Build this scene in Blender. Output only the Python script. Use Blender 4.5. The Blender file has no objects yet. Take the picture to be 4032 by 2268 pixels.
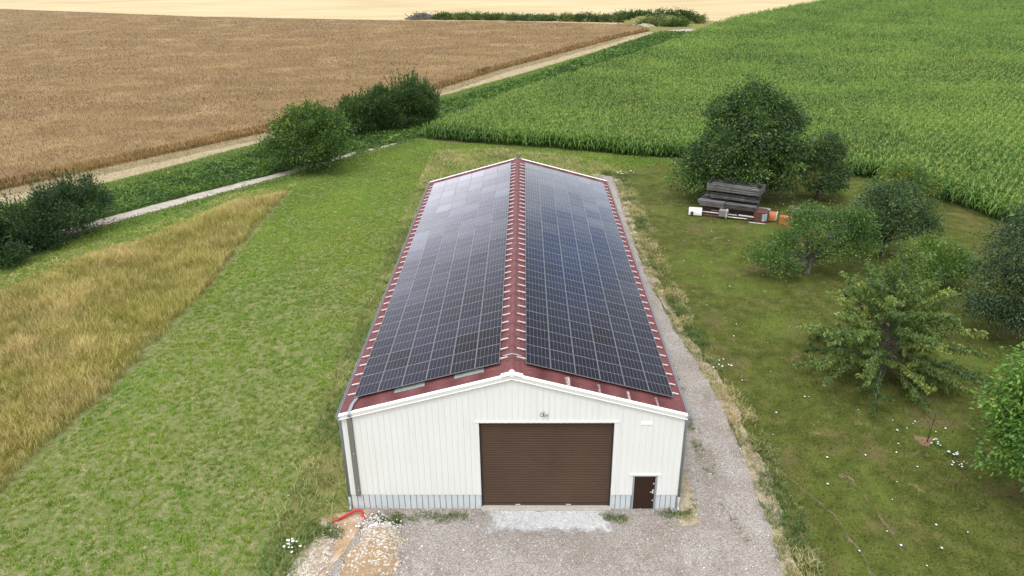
import bpy, math, random
import numpy as np
from mathutils import Vector, Matrix

SC = bpy.context.scene
COL = SC.collection
rng = np.random.default_rng(11)
random.seed(5)
R = math.radians

# ------------------------------------------------------------------ camera (drone, looking down at the barn)
CP = np.array([0.6042, -27.3162, 24.3776]); YAW, PIT, ROL, FK = -0.0200, 0.4355, -0.0128, 0.7243
FW = np.array([math.sin(YAW) * math.cos(PIT), math.cos(YAW) * math.cos(PIT), -math.sin(PIT)])
RT0 = np.array([math.cos(YAW), -math.sin(YAW), 0.0]); UP0 = np.cross(RT0, FW)
RT = RT0 * math.cos(ROL) + UP0 * math.sin(ROL); UP = -RT0 * math.sin(ROL) + UP0 * math.cos(ROL)
cd = bpy.data.cameras.new('camera'); cam = bpy.data.objects.new('camera', cd); COL.objects.link(cam)
cd.sensor_width = 36.0; cd.lens = FK * 36.0; cd.clip_start = 0.1; cd.clip_end = 5000
m = Matrix((RT, UP, -FW)).transposed().to_4x4(); m.translation = Vector(CP); cam.matrix_world = m
SC.camera = cam


def in_view(P, mx=1.14, my=1.2):
    """which points the photograph or a view a step aside could see (only those get vegetation)"""
    d = P - CP; z = d @ FW
    u = (d @ RT) / np.maximum(z, .1) * FK; v = (d @ UP) / np.maximum(z, .1) * FK
    return (z > 1) & (np.abs(u) < .5 * mx) & (np.abs(v) < .28125 * my)


# ------------------------------------------------------------------ node helper
class NT:
    def __init__(s, name, world=False):
        s.m = bpy.data.worlds.new(name) if world else bpy.data.materials.new(name)
        s.m.use_nodes = True; s.t = s.m.node_tree; s.t.nodes.clear(); s._c = None
    def n(s, typ, **kw):
        nd = s.t.nodes.new(typ)
        for k, v in kw.items(): setattr(nd, k, v)
        return nd
    def put(s, sock, v):
        if isinstance(v, bpy.types.NodeSocket): s.t.links.new(v, sock)
        elif v is not None:
            if hasattr(sock.default_value, '__len__') and not hasattr(v, '__len__'): v = (v,) * len(sock.default_value)
            if hasattr(v, '__len__') and len(sock.default_value) == 4 and len(v) == 3: v = tuple(v) + (1,)
            sock.default_value = v
    def co(s):
        if s._c is None: s._c = s.n('ShaderNodeTexCoord')
        return s._c.outputs['Object']
    def gen(s):
        return s.n('ShaderNodeTexCoord').outputs['Generated']
    def mapv(s, vec, scale=(1, 1, 1), rot=(0, 0, 0), loc=(0, 0, 0)):
        k = s.n('ShaderNodeMapping'); s.put(k.inputs['Vector'], vec)
        k.inputs['Scale'].default_value = scale; k.inputs['Rotation'].default_value = rot; k.inputs['Location'].default_value = loc
        return k.outputs[0]
    def noise(s, scale, detail=3, rough=.55, vec=None, col=False, dist=0.0):
        k = s.n('ShaderNodeTexNoise'); s.put(k.inputs['Vector'], vec if vec is not None else s.co())
        k.inputs['Scale'].default_value = scale; k.inputs['Detail'].default_value = detail; k.inputs['Roughness'].default_value = rough
        k.inputs['Distortion'].default_value = dist
        return k.outputs['Color' if col else 'Fac']
    def voro(s, scale, vec=None, out='Color', feature='F1'):
        k = s.n('ShaderNodeTexVoronoi', feature=feature); s.put(k.inputs['Vector'], vec if vec is not None else s.co())
        k.inputs['Scale'].default_value = scale
        return k.outputs[out]
    def ramp(s, fac, stops, interp='LINEAR'):
        k = s.n('ShaderNodeValToRGB'); s.put(k.inputs[0], fac); e = k.color_ramp.elements; k.color_ramp.interpolation = interp
        while len(e) < len(stops): e.new(.5)
        for a, (p, c) in zip(e, stops):
            a.position = p; a.color = tuple(c) + (1,) if hasattr(c, '__len__') else (c, c, c, 1)
        return k.outputs[0]
    def mix(s, fac, a, b, mode='MIX'):
        k = s.n('ShaderNodeMix', data_type='RGBA', blend_type=mode)
        s.put(k.inputs[0], fac); s.put(k.inputs[6], a); s.put(k.inputs[7], b)
        return k.outputs[2]
    def math(s, op, a, b=None, c=None, clamp=False):
        k = s.n('ShaderNodeMath', operation=op, use_clamp=clamp); s.put(k.inputs[0], a)
        if b is not None: s.put(k.inputs[1], b)
        if c is not None: s.put(k.inputs[2], c)
        return k.outputs[0]
    def sep(s, vec):
        k = s.n('ShaderNodeSeparateXYZ'); s.put(k.inputs[0], vec); return k.outputs
    def attr(s, name):
        return s.n('ShaderNodeAttribute', attribute_name=name).outputs['Fac']
    def bump(s, h, strength=.5, dist=.02):
        k = s.n('ShaderNodeBump'); s.put(k.inputs['Height'], h); k.inputs['Strength'].default_value = strength; k.inputs['Distance'].default_value = dist
        return k.outputs[0]
    def principled(s, color, rough=.6, metal=0.0, normal=None, spec=.5, coat=0.0, ior=1.5):
        p = s.n('ShaderNodeBsdfPrincipled'); s.put(p.inputs['Base Color'], color); s.put(p.inputs['Roughness'], rough)
        s.put(p.inputs['Metallic'], metal); p.inputs['Specular IOR Level'].default_value = spec; p.inputs['IOR'].default_value = ior
        s.put(p.inputs['Coat Weight'], coat)
        if normal is not None: s.put(p.inputs['Normal'], normal)
        return p.outputs[0]
    def out(s, sh):
        o = s.n('ShaderNodeOutputWorld' if isinstance(s.m, bpy.types.World) else 'ShaderNodeOutputMaterial')
        s.t.links.new(sh, o.inputs['Surface']); return s.m


def simple(name, c, rough=.5, metal=0.0, var=.15, scale=3.0, fine=40.0, bump=0.0, dirt=None, spec=.5):
    """paint / metal / plastic with broad tonal variation and a fine grain"""
    s = NT(name)
    c = tuple(c)
    a = s.mix(s.noise(scale, 4), tuple(x * (1 - var) for x in c), tuple(min(1, x * (1 + var)) for x in c))
    if dirt:
        a = s.mix(s.ramp(s.noise(scale * 2.3, 6, .7), [(.5, 0), (.72, 1)]), a, dirt)
    nm = s.bump(s.noise(fine, 3), bump, .01) if bump else None
    return s.out(s.principled(a, rough, metal, nm, spec))


def foliage(name, stops, trans=.3, patch=(1.0, 1.0, 1.0), pscale=.25, rough=.55, gain=1.0, tint=(1, 1, 1)):
    """leaves: colour by the per-leaf attribute t, patched in the large by noise"""
    s = NT(name)
    c = s.ramp(s.attr('t'), [(p, tuple(min(.85, q * gain * g_) for q, g_ in zip(k, tint))) for p, k in stops])
    c = s.mix(s.ramp(s.noise(pscale, 3), [(.35, 0), (.65, 1)]), c, s.mix(1.0, c, patch, 'MULTIPLY'))
    d = s.n('ShaderNodeBsdfDiffuse'); s.put(d.inputs[0], c)
    tr = s.n('ShaderNodeBsdfTranslucent'); s.put(tr.inputs[0], s.mix(1.0, c, (1.25, 1.2, .7), 'MULTIPLY'))
    g = s.n('ShaderNodeBsdfGlossy'); g.inputs['Roughness'].default_value = rough; g.inputs[0].default_value = (.9, .95, 1, 1)
    m1 = s.n('ShaderNodeMixShader'); m1.inputs[0].default_value = trans; s.t.links.new(d.outputs[0], m1.inputs[1]); s.t.links.new(tr.outputs[0], m1.inputs[2])
    m2 = s.n('ShaderNodeMixShader'); m2.inputs[0].default_value = .035; s.t.links.new(m1.outputs[0], m2.inputs[1]); s.t.links.new(g.outputs[0], m2.inputs[2])
    return s.out(m2.outputs[0])


# ------------------------------------------------------------------ mesh helpers
class MB:
    """collects verts and faces; build() links them as ONE mesh object"""
    def __init__(s): s.V = []; s.F = []; s.n = 0; s.T = []; s.M = []
    def add(s, V, *Fs, t=0.5, mi=0):
        V = np.asarray(V, float).reshape(-1, 3)
        for F in Fs:
            F = np.asarray(F, int)
            if F.size:
                s.F.append(F + s.n); s.M.append(np.full(len(F), mi, np.int32))
        s.V.append(V); s.T.append(np.broadcast_to(np.asarray(t, float), (len(V),))); s.n += len(V)
        return s
    def box(s, c, size, rot=None, mi=0, t=.5):
        x, y, z = np.array(size) / 2
        V = np.array([(a, b, d) for d in (-z, z) for b in (-y, y) for a in (-x, x)])
        if rot is not None: V = V @ np.array(rot).T
        return s.add(V + np.array(c), [(0, 2, 3, 1), (4, 5, 7, 6), (0, 1, 5, 4), (2, 6, 7, 3), (0, 4, 6, 2), (1, 3, 7, 5)], mi=mi, t=t)
    def tube(s, pts, rad, k=6, cap=True, mi=0, t=.5):
        pts = np.asarray(pts, float); n = len(pts); rad = np.broadcast_to(np.asarray(rad, float), (n,))
        tg = np.gradient(pts, axis=0); tg /= np.linalg.norm(tg, axis=1)[:, None] + 1e-9
        ref = np.array([0, 0, 1.0]) if abs(tg[0][2]) < .9 else np.array([1.0, 0, 0])
        V = []
        for i in range(n):
            a = np.cross(tg[i], ref); a /= np.linalg.norm(a) + 1e-9; b = np.cross(tg[i], a)
            an = np.arange(k) * 2 * np.pi / k
            V.append(pts[i] + rad[i] * (np.cos(an)[:, None] * a + np.sin(an)[:, None] * b))
        F = [(i * k + j, i * k + (j + 1) % k, (i + 1) * k + (j + 1) % k, (i + 1) * k + j) for i in range(n - 1) for j in range(k)]
        fs = [F]
        V = np.concatenate(V)
        if cap:
            V = np.concatenate([V, pts[:1], pts[-1:]]); b0 = n * k
            fs.append([(b0, (j + 1) % k, j) for j in range(k)]); fs.append([(b0 + 1, (n - 1) * k + j, (n - 1) * k + (j + 1) % k) for j in range(k)])
        return s.add(V, *fs, mi=mi, t=t)
    def grid(s, G, mi=0, t=.5, flip=False):
        G = np.asarray(G, float); a, b = G.shape[:2]
        i, j = np.meshgrid(np.arange(a - 1), np.arange(b - 1), indexing='ij'); q = (i * b + j).ravel()
        F = np.stack([q, q + b, q + b + 1, q + 1], 1)
        if flip: F = F[:, ::-1]
        return s.add(G.reshape(-1, 3), F, mi=mi, t=t)
    def prism(s, poly, y0, y1, mi=0):
        """poly in x,z extruded from y0 to y1"""
        n = len(poly); V = [(p[0], y0, p[1]) for p in poly] + [(p[0], y1, p[1]) for p in poly]
        s.add(V, [(i, (i + 1) % n, n + (i + 1) % n, n + i) for i in range(n)], mi=mi)
        s.add(V, [tuple(range(n))[::-1]], [tuple(range(n, 2 * n))], mi=mi); return s
    def build(s, name, mats, parent=None, smooth=False, bevel=0.0, loc=None):
        me = bpy.data.meshes.new(name)
        V = np.concatenate(s.V).astype(np.float32)
        me.vertices.add(len(V)); me.vertices.foreach_set('co', V.ravel())
        lens = np.concatenate([np.full(len(F), F.shape[1], np.int32) for F in s.F]); loops = np.concatenate([F.ravel() for F in s.F]).astype(np.int32)
        me.loops.add(len(loops)); me.loops.foreach_set('vertex_index', loops)
        me.polygons.add(len(lens)); st = np.zeros(len(lens), np.int32); st[1:] = np.cumsum(lens)[:-1]
        me.polygons.foreach_set('loop_start', st)
        me.polygons.foreach_set('material_index', np.concatenate(s.M))
        me.polygons.foreach_set('use_smooth', np.full(len(lens), smooth))
        me.update(calc_edges=True)
        a = me.attributes.new('t', 'FLOAT', 'POINT'); a.data.foreach_set('value', np.concatenate(s.T).astype(np.float32))
        for q in (mats if isinstance(mats, (list, tuple)) else [mats]): me.materials.append(q)
        o = bpy.data.objects.new(name, me); COL.objects.link(o)
        if parent is not None: o.parent = parent
        if loc is not None: o.location = loc
        if bevel:
            b = o.modifiers.new('bevel', 'BEVEL'); b.width = bevel; b.segments = 2; b.limit_method = 'ANGLE'
        return o


def tag(o, label=None, cat=None, group=None, kind=None):
    if label: o['label'] = label
    if cat: o['category'] = cat
    if group: o['group'] = group
    if kind: o['kind'] = kind
    return o


def empty(name, loc, label, cat, rz=0.0, group=None):
    o = bpy.data.objects.new(name, None); COL.objects.link(o); o.location = loc; o.rotation_euler = (0, 0, rz); o.empty_display_size = .3
    return tag(o, label, cat, group)


def copy_tree(o, parent=None):
    c = o.copy(); COL.objects.link(c); c.parent = parent
    for ch in list(o.children): copy_tree(ch, c)
    return c


def hsh(ix, iy, seed):
    h = (ix.astype(np.int64) * 374761393 + iy.astype(np.int64) * 668265263 + seed * 974711) & 0xffffffff
    h = ((h ^ (h >> 13)) * 1274126177) & 0xffffffff
    return ((h ^ (h >> 16)) & 0xffff) / 65535.0


def vn(x, y, size, seed=0, oct=3):
    """value noise 0..1"""
    x = np.asarray(x, float) / size; y = np.asarray(y, float) / size; o = 0; a = 1; tot = 0
    for k in range(oct):
        ix = np.floor(x); iy = np.floor(y); fx = x - ix; fy = y - iy; fx = fx * fx * (3 - 2 * fx); fy = fy * fy * (3 - 2 * fy)
        s = seed + k * 17
        v = (hsh(ix, iy, s) * (1 - fx) + hsh(ix + 1, iy, s) * fx) * (1 - fy) + (hsh(ix, iy + 1, s) * (1 - fx) + hsh(ix + 1, iy + 1, s) * fx) * fy
        o = o + a * v; tot += a; a *= .5; x = x * 2.03 + 5.1; y = y * 2.03 + 1.7
    return o / tot


def inside(P, poly):
    poly = np.asarray(poly, float); x, y = P[:, 0], P[:, 1]; r = np.zeros(len(P), bool)
    j = len(poly) - 1
    for i in range(len(poly)):
        xi, yi = poly[i]; xj, yj = poly[j]
        c = (yi > y) != (yj > y)
        r ^= c & (x < (xj - xi) * (y - yi) / (yj - yi + 1e-12) + xi); j = i
    return r


def edge_dist(P, line):
    """distance of points to an open polyline"""
    line = np.asarray(line, float); d = np.full(len(P), 1e9)
    for a, b in zip(line[:-1], line[1:]):
        ab = b - a; t = np.clip(((P[:, :2] - a) @ ab) / (ab @ ab), 0, 1)
        d = np.minimum(d, np.hypot(*(P[:, :2] - a - t[:, None] * ab).T))
    return d


def scatter(poly, dens, z=0.0, far=None):
    """random points of the polygon that the views can see; density falls with (far/d)^2 beyond far"""
    poly = np.asarray(poly, float); lo = poly.min(0); hi = poly.max(0); A = np.prod(hi - lo); out = []
    N = int(A * dens); step = 2_000_000
    while N > 0:
        k = min(N, step); N -= k
        P = np.empty((k, 3)); P[:, :2] = lo + rng.random((k, 2)) * (hi - lo); P[:, 2] = z
        P = P[in_view(P)]
        if far is not None and len(P):
            d = np.linalg.norm(P - CP, axis=1); P = P[rng.random(len(P)) < np.minimum(1, (far / d) ** 2)]
        if len(P): out.append(P[inside(P, poly)])
    return np.concatenate(out) if out else np.zeros((0, 3))


def jag(poly, amp, step, seed=3):
    """the outline resampled and made ragged"""
    poly = np.asarray(poly, float); out = []
    n = len(poly)
    for i in range(n):
        a = poly[i]; b = poly[(i + 1) % n]; L = np.hypot(*(b - a)); k = max(1, int(L / step)); k = min(k, 900)
        t = np.arange(k)[:, None] / k; p = a + t * (b - a); nrm = np.array([-(b - a)[1], (b - a)[0]]) / (L + 1e-9)
        f = (vn(p[:, 0], p[:, 1], step * 7, seed, 4) - .5) * 2.4 * amp
        out.append(p + f[:, None] * nrm)
    return np.concatenate(out)


def sheet(name, poly, z, mat, label, cat, amp=0.0, step=.3, seed=3, kind='structure'):
    P = jag(poly, amp, step, seed) if amp else np.asarray(poly, float)
    b = MB(); b.add(np.c_[P, np.full(len(P), z)], [tuple(range(len(P)))])
    o = b.build(name, mat)
    return tag(o, label, cat, None, kind)


def blades(b, P, h, w, lean, t, mi=0, tri=False):
    """grass blades, one per point"""
    n = len(P)
    if not n: return
    h = np.broadcast_to(h, (n,))[:, None]; w = np.broadcast_to(w, (n,))[:, None]; lean = np.broadcast_to(lean, (n,))[:, None]
    a = rng.random(n) * 2 * np.pi; s = np.stack([np.cos(a), np.sin(a), 0 * a], 1) * w * .5
    a2 = rng.random(n) * 2 * np.pi; ld = np.stack([np.cos(a2), np.sin(a2), 0 * a2], 1) * h * lean
    up = np.array([0, 0, 1.0])
    if tri:
        V = np.stack([P - s, P + s, P + ld + up * h], 1).reshape(-1, 3); i = np.arange(n)[:, None] * 3
        b.add(V, i + np.array([[0, 1, 2]]), t=np.repeat(t, 3), mi=mi)
    else:
        mid = P + ld * .3 + up * h * .6
        V = np.stack([P - s * .7, P + s * .7, mid - s, mid + s, P + ld + up * h], 1).reshape(-1, 3); i = np.arange(n)[:, None] * 5
        b.add(V, i + np.array([[0, 1, 3, 2]]), i + np.array([[2, 3, 4]]), t=np.repeat(t, 5), mi=mi)


def tufts(P, k, r):
    """k blade roots round each point"""
    Q = np.repeat(P, k, 0); Q[:, :2] += rng.normal(0, 1, (len(Q), 2)) * np.repeat(np.broadcast_to(r, (len(P),)), k)[:, None]
    return Q


def unit(v): return v / (np.linalg.norm(v, axis=-1, keepdims=True) + 1e-9)


def leaves(b, C, L, Wd, D, t, mi=0):
    """rhombic leaves growing from C along D, folded a little along the midrib"""
    n = len(C)
    if not n: return
    D = unit(D); N = unit(rng.normal(0, 1, (n, 3)) + np.array([0, 0, .8])); S = unit(np.cross(D, N)); N = np.cross(S, D)
    L = np.broadcast_to(L, (n,))[:, None]; Wd = np.broadcast_to(Wd, (n,))[:, None]
    V = np.stack([C, C + D * L * .45 + S * Wd * .5 + N * Wd * .12, C + D * L, C + D * L * .45 - S * Wd * .5 + N * Wd * .12], 1).reshape(-1, 3)
    i = np.arange(n)[:, None] * 4
    b.add(V, i + np.array([[0, 1, 2, 3]]), t=np.repeat(t, 4), mi=mi)

#PART2
# ------------------------------------------------------------------ sky and sun (bright broken overcast)
SUN_EL, SUN_AZ = R(62), R(205)          # azimuth clockwise from +Y: behind the camera, a little to the left
w = NT('World', world=True); SC.world = w.m
sky = w.n('ShaderNodeTexSky', sky_type='NISHITA'); sky.sun_disc = False; sky.sun_elevation = SUN_EL; sky.sun_rotation = SUN_AZ
dirv = w.gen(); dx, dy, dz = w.sep(dirv)
cl = w.noise(1.9, 5, .55, w.mapv(dirv, (1, 1, 2.2), loc=(3.1, .4, .8)))
tone = w.ramp(cl, [(.3, (8.2, 8.5, 8.9)), (.5, (10.5, 10.7, 10.9)), (.7, (13.5, 13.5, 13.3))])
# the layer is bright low down and thick grey overhead in front, open to the light behind
low = w.ramp(dz, [(0.0, (2.3, 2.36, 2.46)), (.17, (2.1, 2.16, 2.28)), (.235, (1.1, 1.16, 1.3)), (.31, (.52, .56, .65)), (.40, .23), (.58, .28), (.78, 1.3), (1.0, 2.3)])
back = w.ramp(w.math('MULTIPLY_ADD', dy, -.5, .5), [(.35, 0), (.6, 1)])
low = w.mix(1.0, low, w.ramp(w.math('MULTIPLY_ADD', dx, .5, .5), [(.40, (1.4, 1.34, 1.4)), (.50, (1, 1, 1)), (.60, (1.05, 1.06, 1.08))]), 'MULTIPLY')
lowb = w.mix(back, low, w.ramp(dz, [(0, .9), (.40, 1.35), (.8, 2.0), (1.0, 2.7)]))
cloud = w.mix(1.0, tone, lowb, 'MULTIPLY')
dt = w.n('ShaderNodeVectorMath', operation='DOT_PRODUCT'); w.put(dt.inputs[0], dirv); dt.inputs[1].default_value = (.252, .922, .294)
hole = w.ramp(w.math('ADD', dt.outputs['Value'], w.math('MULTIPLY_ADD', w.noise(7, 4, .6, dirv), .003, -.0015)), [(.9972, 0), (.9994, .95)])
gap = w.ramp(w.noise(1.6, 4, .5, w.mapv(dirv, (1, 1, 1), loc=(.35, 2.6, .1))), [(.62, 0), (.70, .8)])
bgn = w.n('ShaderNodeBackground'); w.put(bgn.inputs[0], w.mix(w.sep(hole)[0], w.mix(gap, cloud, sky.outputs[0]), (3.2, 5.3, 10.0))); bgn.inputs[1].default_value = 0.1
w.out(bgn.outputs[0])
sd = bpy.data.lights.new('sun', 'SUN'); sd.energy = 1.3; sd.angle = R(16); sd.color = (1, .972, .93)
so = bpy.data.objects.new('sun', sd); COL.objects.link(so)
so.rotation_euler = Vector((-math.sin(SUN_AZ) * math.cos(SUN_EL), -math.cos(SUN_AZ) * math.cos(SUN_EL), -math.sin(SUN_EL))).to_track_quat('-Z', 'Y').to_euler()
so.location = (-20, -40, 60)
SC.view_settings.view_transform = 'Standard'; SC.view_settings.look = 'None'; SC.view_settings.exposure = 0.05; SC.view_settings.gamma = 1
SC.cycles.max_bounces = 6; SC.cycles.diffuse_bounces = 3; SC.cycles.glossy_bounces = 3; SC.cycles.transparent_max_bounces = 4


# ------------------------------------------------------------------ ground materials
def ground_mat(name, cols, patches=(), s1=.5, fine=9.0, rough=.95, bump=.5, stretch=None, rot=0.0):
    """cols: stops over a mixed coarse/fine noise; patches: (colour, noise scale, lo, hi, offset)"""
    s = NT(name); v = s.co()
    if stretch: v = s.mapv(v, stretch, (0, 0, rot))
    f = s.math('ADD', s.math('MULTIPLY', s.noise(s1, 5, .6, v), .5), s.math('MULTIPLY', s.noise(fine, 4, .7, v), .5))
    c = s.ramp(f, cols)
    for (pc, sc, lo, hi, off) in patches:
        c = s.mix(s.ramp(s.noise(sc, 5, .65, s.mapv(s.co(), loc=(off, off * .7, 0))), [(lo, 0), (hi, 1)]), c, pc)
    return s.out(s.principled(c, rough, 0, s.bump(s.noise(fine * 1.5, 4, .7), bump, .06), spec=.15))


def gravel_mat(name, lo, mid, hi, tint, scale=15.0, dust=None):
    s = NT(name); v = s.co()
    st = s.sep(s.voro(scale, v))[0]
    st2 = s.sep(s.voro(scale * 2.1, v))[1]
    f = s.math('ADD', s.math('MULTIPLY', st, .62), s.math('MULTIPLY', st2, .38))
    c = s.ramp(f, [(.12, lo), (.5, mid), (.88, hi)])
    big = s.noise(.42, 5, .62, v)
    c = s.mix(s.ramp(big, [(.36, 0), (.66, .9)]), c, s.mix(1.0, c, tint, 'MULTIPLY'))
    dk = s.ramp(s.noise(.9, 6, .72, s.mapv(v, (1, .40, 1), loc=(7, 3, 0))), [(.52, 0), (.76, .55)])
    c = s.mix(dk, c, (.16, .125, .095))
    xg, yg, zg = s.sep(v)
    if name == 'gravel':     # worn drive: darker grown-over middle between the wheel lanes, brown dirt in the corner
        q = s.math('SUBTRACT', xg, s.math('MULTIPLY_ADD', yg, -.012, 9.75)); q = s.math('MULTIPLY', s.math('MULTIPLY', q, q), -7.0)
        q = s.math('MULTIPLY', s.math('EXPONENT', q), s.ramp(s.math('MULTIPLY', yg, .04), [(.02, 0), (.12, 1)]))
        c = s.mix(s.math('MULTIPLY', q, s.ramp(s.noise(1.4, 5, .7), [(.36, 0), (.62, .8)])), c, (.185, .16, .105))
    if dust: c = s.mix(s.ramp(s.noise(1.3, 5, .6, v), [(.42, 0), (.7, .5)]), c, dust)
    d = s.voro(scale, v, 'Distance'); sh = s.principled(c, .9, 0, s.bump(d, .9, .05), spec=.25)
    if name == 'pale_gravel':     # the crushed stone thins out into the drive
        f = s.math('ADD', s.math('MINIMUM', s.math('MULTIPLY_ADD', yg, 1.1, 1.62), s.math('MINIMUM', s.math('MULTIPLY_ADD', xg, .9, 1.15), s.math('MULTIPLY_ADD', xg, -.9, 4.2))), s.math('MULTIPLY_ADD', s.noise(2.2, 6, .75), 1.6, -.8))
        tr = s.n('ShaderNodeBsdfTransparent'); mx = s.n('ShaderNodeMixShader'); s.put(mx.inputs[0], s.ramp(f, [(.0, 0), (.45, 1)]))
        s.t.links.new(tr.outputs[0], mx.inputs[1]); s.t.links.new(sh, mx.inputs[2]); sh = mx.outputs[0]
    return s.out(sh)


M = {}
M['earth'] = ground_mat('earth', [(.3, (.10, .085, .04)), (.5, (.17, .15, .07)), (.7, (.25, .22, .12))], [((.10, .15, .045), .3, .45, .6, 2)])
M['meadow'] = ground_mat('meadow', [(.37, (.07, .115, .022)), (.47, (.115, .15, .037)), (.56, (.225, .205, .105)), (.70, (.385, .32, .21))],
                         [((.125, .155, .045), .45, .46, .72, 4), ((.38, .315, .215), 1.1, .66, .76, 9)], s1=3.2, fine=13)
M['lawn'] = ground_mat('lawn', [(.34, (.030, .040, .007)), (.5, (.072, .085, .015)), (.66, (.145, .142, .04))],
                       [((.14, .11, .05), .3, .54, .72, 5), ((.10, .14, .022), .12, .52, .70, 12), ((.26, .20, .11), .7, .62, .76, 17)], s1=1.0, fine=9.0)
M['long_grass_soil'] = ground_mat('long_grass_soil', [(.3, (.11, .12, .035)), (.5, (.19, .18, .065)), (.7, (.32, .26, .13))], [((.14, .18, .045), .5, .5, .65, 3)])
M['dry_soil'] = ground_mat('dry_soil', [(.3, (.20, .18, .06)), (.5, (.31, .26, .10)), (.7, (.42, .34, .17))], [((.17, .19, .05), .4, .52, .64, 3)])
M['bank_soil'] = ground_mat('bank_soil', [(.3, (.03, .06, .012)), (.5, (.06, .11, .022)), (.7, (.11, .15, .04))])
M['straw'] = ground_mat('straw', [(.3, (.22, .175, .10)), (.5, (.36, .295, .185)), (.7, (.50, .42, .28))], s1=1.2, fine=5.0, stretch=(1, .35, 1), rot=R(-38))
M['stubble_grey'] = ground_mat('stubble_grey', [(.3, (.15, .12, .065)), (.5, (.25, .20, .115)), (.7, (.36, .29, .18))], [((.16, .19, .06), .35, .55, .68, 5)], fine=6)
M['sand'] = ground_mat('sand', [(.3, (.28, .18, .10)), (.5, (.40, .275, .17)), (.7, (.50, .37, .25))], [((.50, .45, .39), 1.2, .5, .7, 3)], fine=14, s1=1.6, bump=.3)
M['track'] = ground_mat('track', [(.3, (.26, .22, .18)), (.5, (.40, .36, .315)), (.7, (.52, .475, .42))], [((.17, .13, .085), .9, .52, .72, 3)], fine=6, s1=1.5)
M['gravel'] = gravel_mat('gravel', (.205, .178, .158), (.375, .338, .309), (.55, .515, .485), (.76, .71, .655), 25.0)
M['pale_gravel'] = gravel_mat('pale_gravel', (.44, .43, .42), (.60, .60, .60), (.76, .76, .76), (.9, .9, .9), 19, (.66, .67, .68))
M['white_stone'] = gravel_mat('white_stone', (.22, .175, .13), (.42, .37, .31), (.70, .67, .62), (.8, .70, .58), 13, (.33, .26, .18))
M['grain_soil'] = ground_mat('grain_soil', [(.3, (.14, .092, .045)), (.5, (.205, .138, .068)), (.7, (.275, .19, .098))], [((.30, .212, .11), .09, .5, .7, 3)], s1=.2, fine=2.2, stretch=(.5, 1, 1))
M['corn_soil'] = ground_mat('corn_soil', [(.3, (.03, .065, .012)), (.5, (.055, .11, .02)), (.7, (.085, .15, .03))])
s = NT('stubble'); v = s.co()
r1 = s.noise(.5, 4, .6, s.mapv(v, (.05, 1.0, 1), (0, 0, R(3)))); r2 = s.noise(.13, 4, .6, s.mapv(v, (.12, 1.6, 1), (0, 0, R(3)))); r3 = s.noise(.02, 3, .5, v)
f = s.math('ADD', s.math('ADD', s.math('MULTIPLY', r1, .4), s.math('MULTIPLY', r2, .4)), s.math('MULTIPLY', r3, .2))
c = s.ramp(f, [(.34, (.32, .235, .12)), (.44, (.43, .34, .19)), (.56, (.52, .425, .255)), (.7, (.57, .475, .295))])
M['stubble'] = s.out(s.principled(c, .95, spec=.1))

# ------------------------------------------------------------------ the ground and its zones (metres; the barn front is y = 0)
GRAIN_EDGE = [(-75, 29), (-57.9, 51.3), (-50.7, 60.7), (-43.1, 70.2), (-36.8, 78.4), (-15.1, 112.1), (-5.2, 133.6), (8.3, 157), (27.4, 190.4), (38, 206.3)]
STRAW_LOW = [(-72, 23), (-54.3, 45.8), (-50.1, 49.9), (-43.6, 59.2), (-38.8, 67.1), (-35, 73.4), (-14.7, 104.3), (-1, 127.1), (18.2, 161.9), (39.2, 202.4)]
BANK_LOW = [(-62, 15), (-41.0, 42.3), (-35.1, 49.9), (-27.8, 58.5), (-22, 66.5), (-14.8, 74.2), (-12.9, 74.6)]
CORN_LEFT = [(-12.8, 74), (-0.7, 100), (14.9, 126.6), (26.5, 145.5), (38, 168), (49, 192), (68.5, 229), (113, 288), (200, 400)]
CORN_FRONT = [(-12.8, 74), (-5.8, 71.1), (4.7, 68), (12.6, 64.8), (18.8, 63), (36.9, 55.4), (39.2, 54.4), (42.9, 46.8), (44.6, 42.5), (46.4, 37), (60, -3)]
BARN_EDGE = [(-11.1, 66), (-11.3, 40), (-11.3, 25), (-11.4, 14), (-11.0, 6), (-11.1, -.4), (-11, -4), (-11, -14)]
DRIVE_RIGHT = [(8.4, 56.2), (10.7, 55.2), (10.3, 36.6), (10.4, 25.3), (10.9, 18.1), (11.5, 13.3), (11.85, 9.3), (11.95, 5.8), (11.9, 2.8), (11.75, .2), (11.55, -2.8), (11.2, -14)]
EDGE = [(x + .75, y) for x, y in DRIVE_RIGHT]
DRY_RIGHT = [(-24.7, 50.6), (-24.9, 43.9), (-24.4, 32.3), (-24.1, 22.8), (-24.1, 16.1), (-24.5, 9.4), (-24.9, 4.5), (-25.2, 1), (-25.8, -14)]
DRY_LEFT = [(-24.7, 50.6), (-29.9, 47.9), (-31.9, 42.3), (-35.3, 35.3), (-38.1, 31.6), (-40.9, 25.1), (-47, 10), (-50, -14)]

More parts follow.
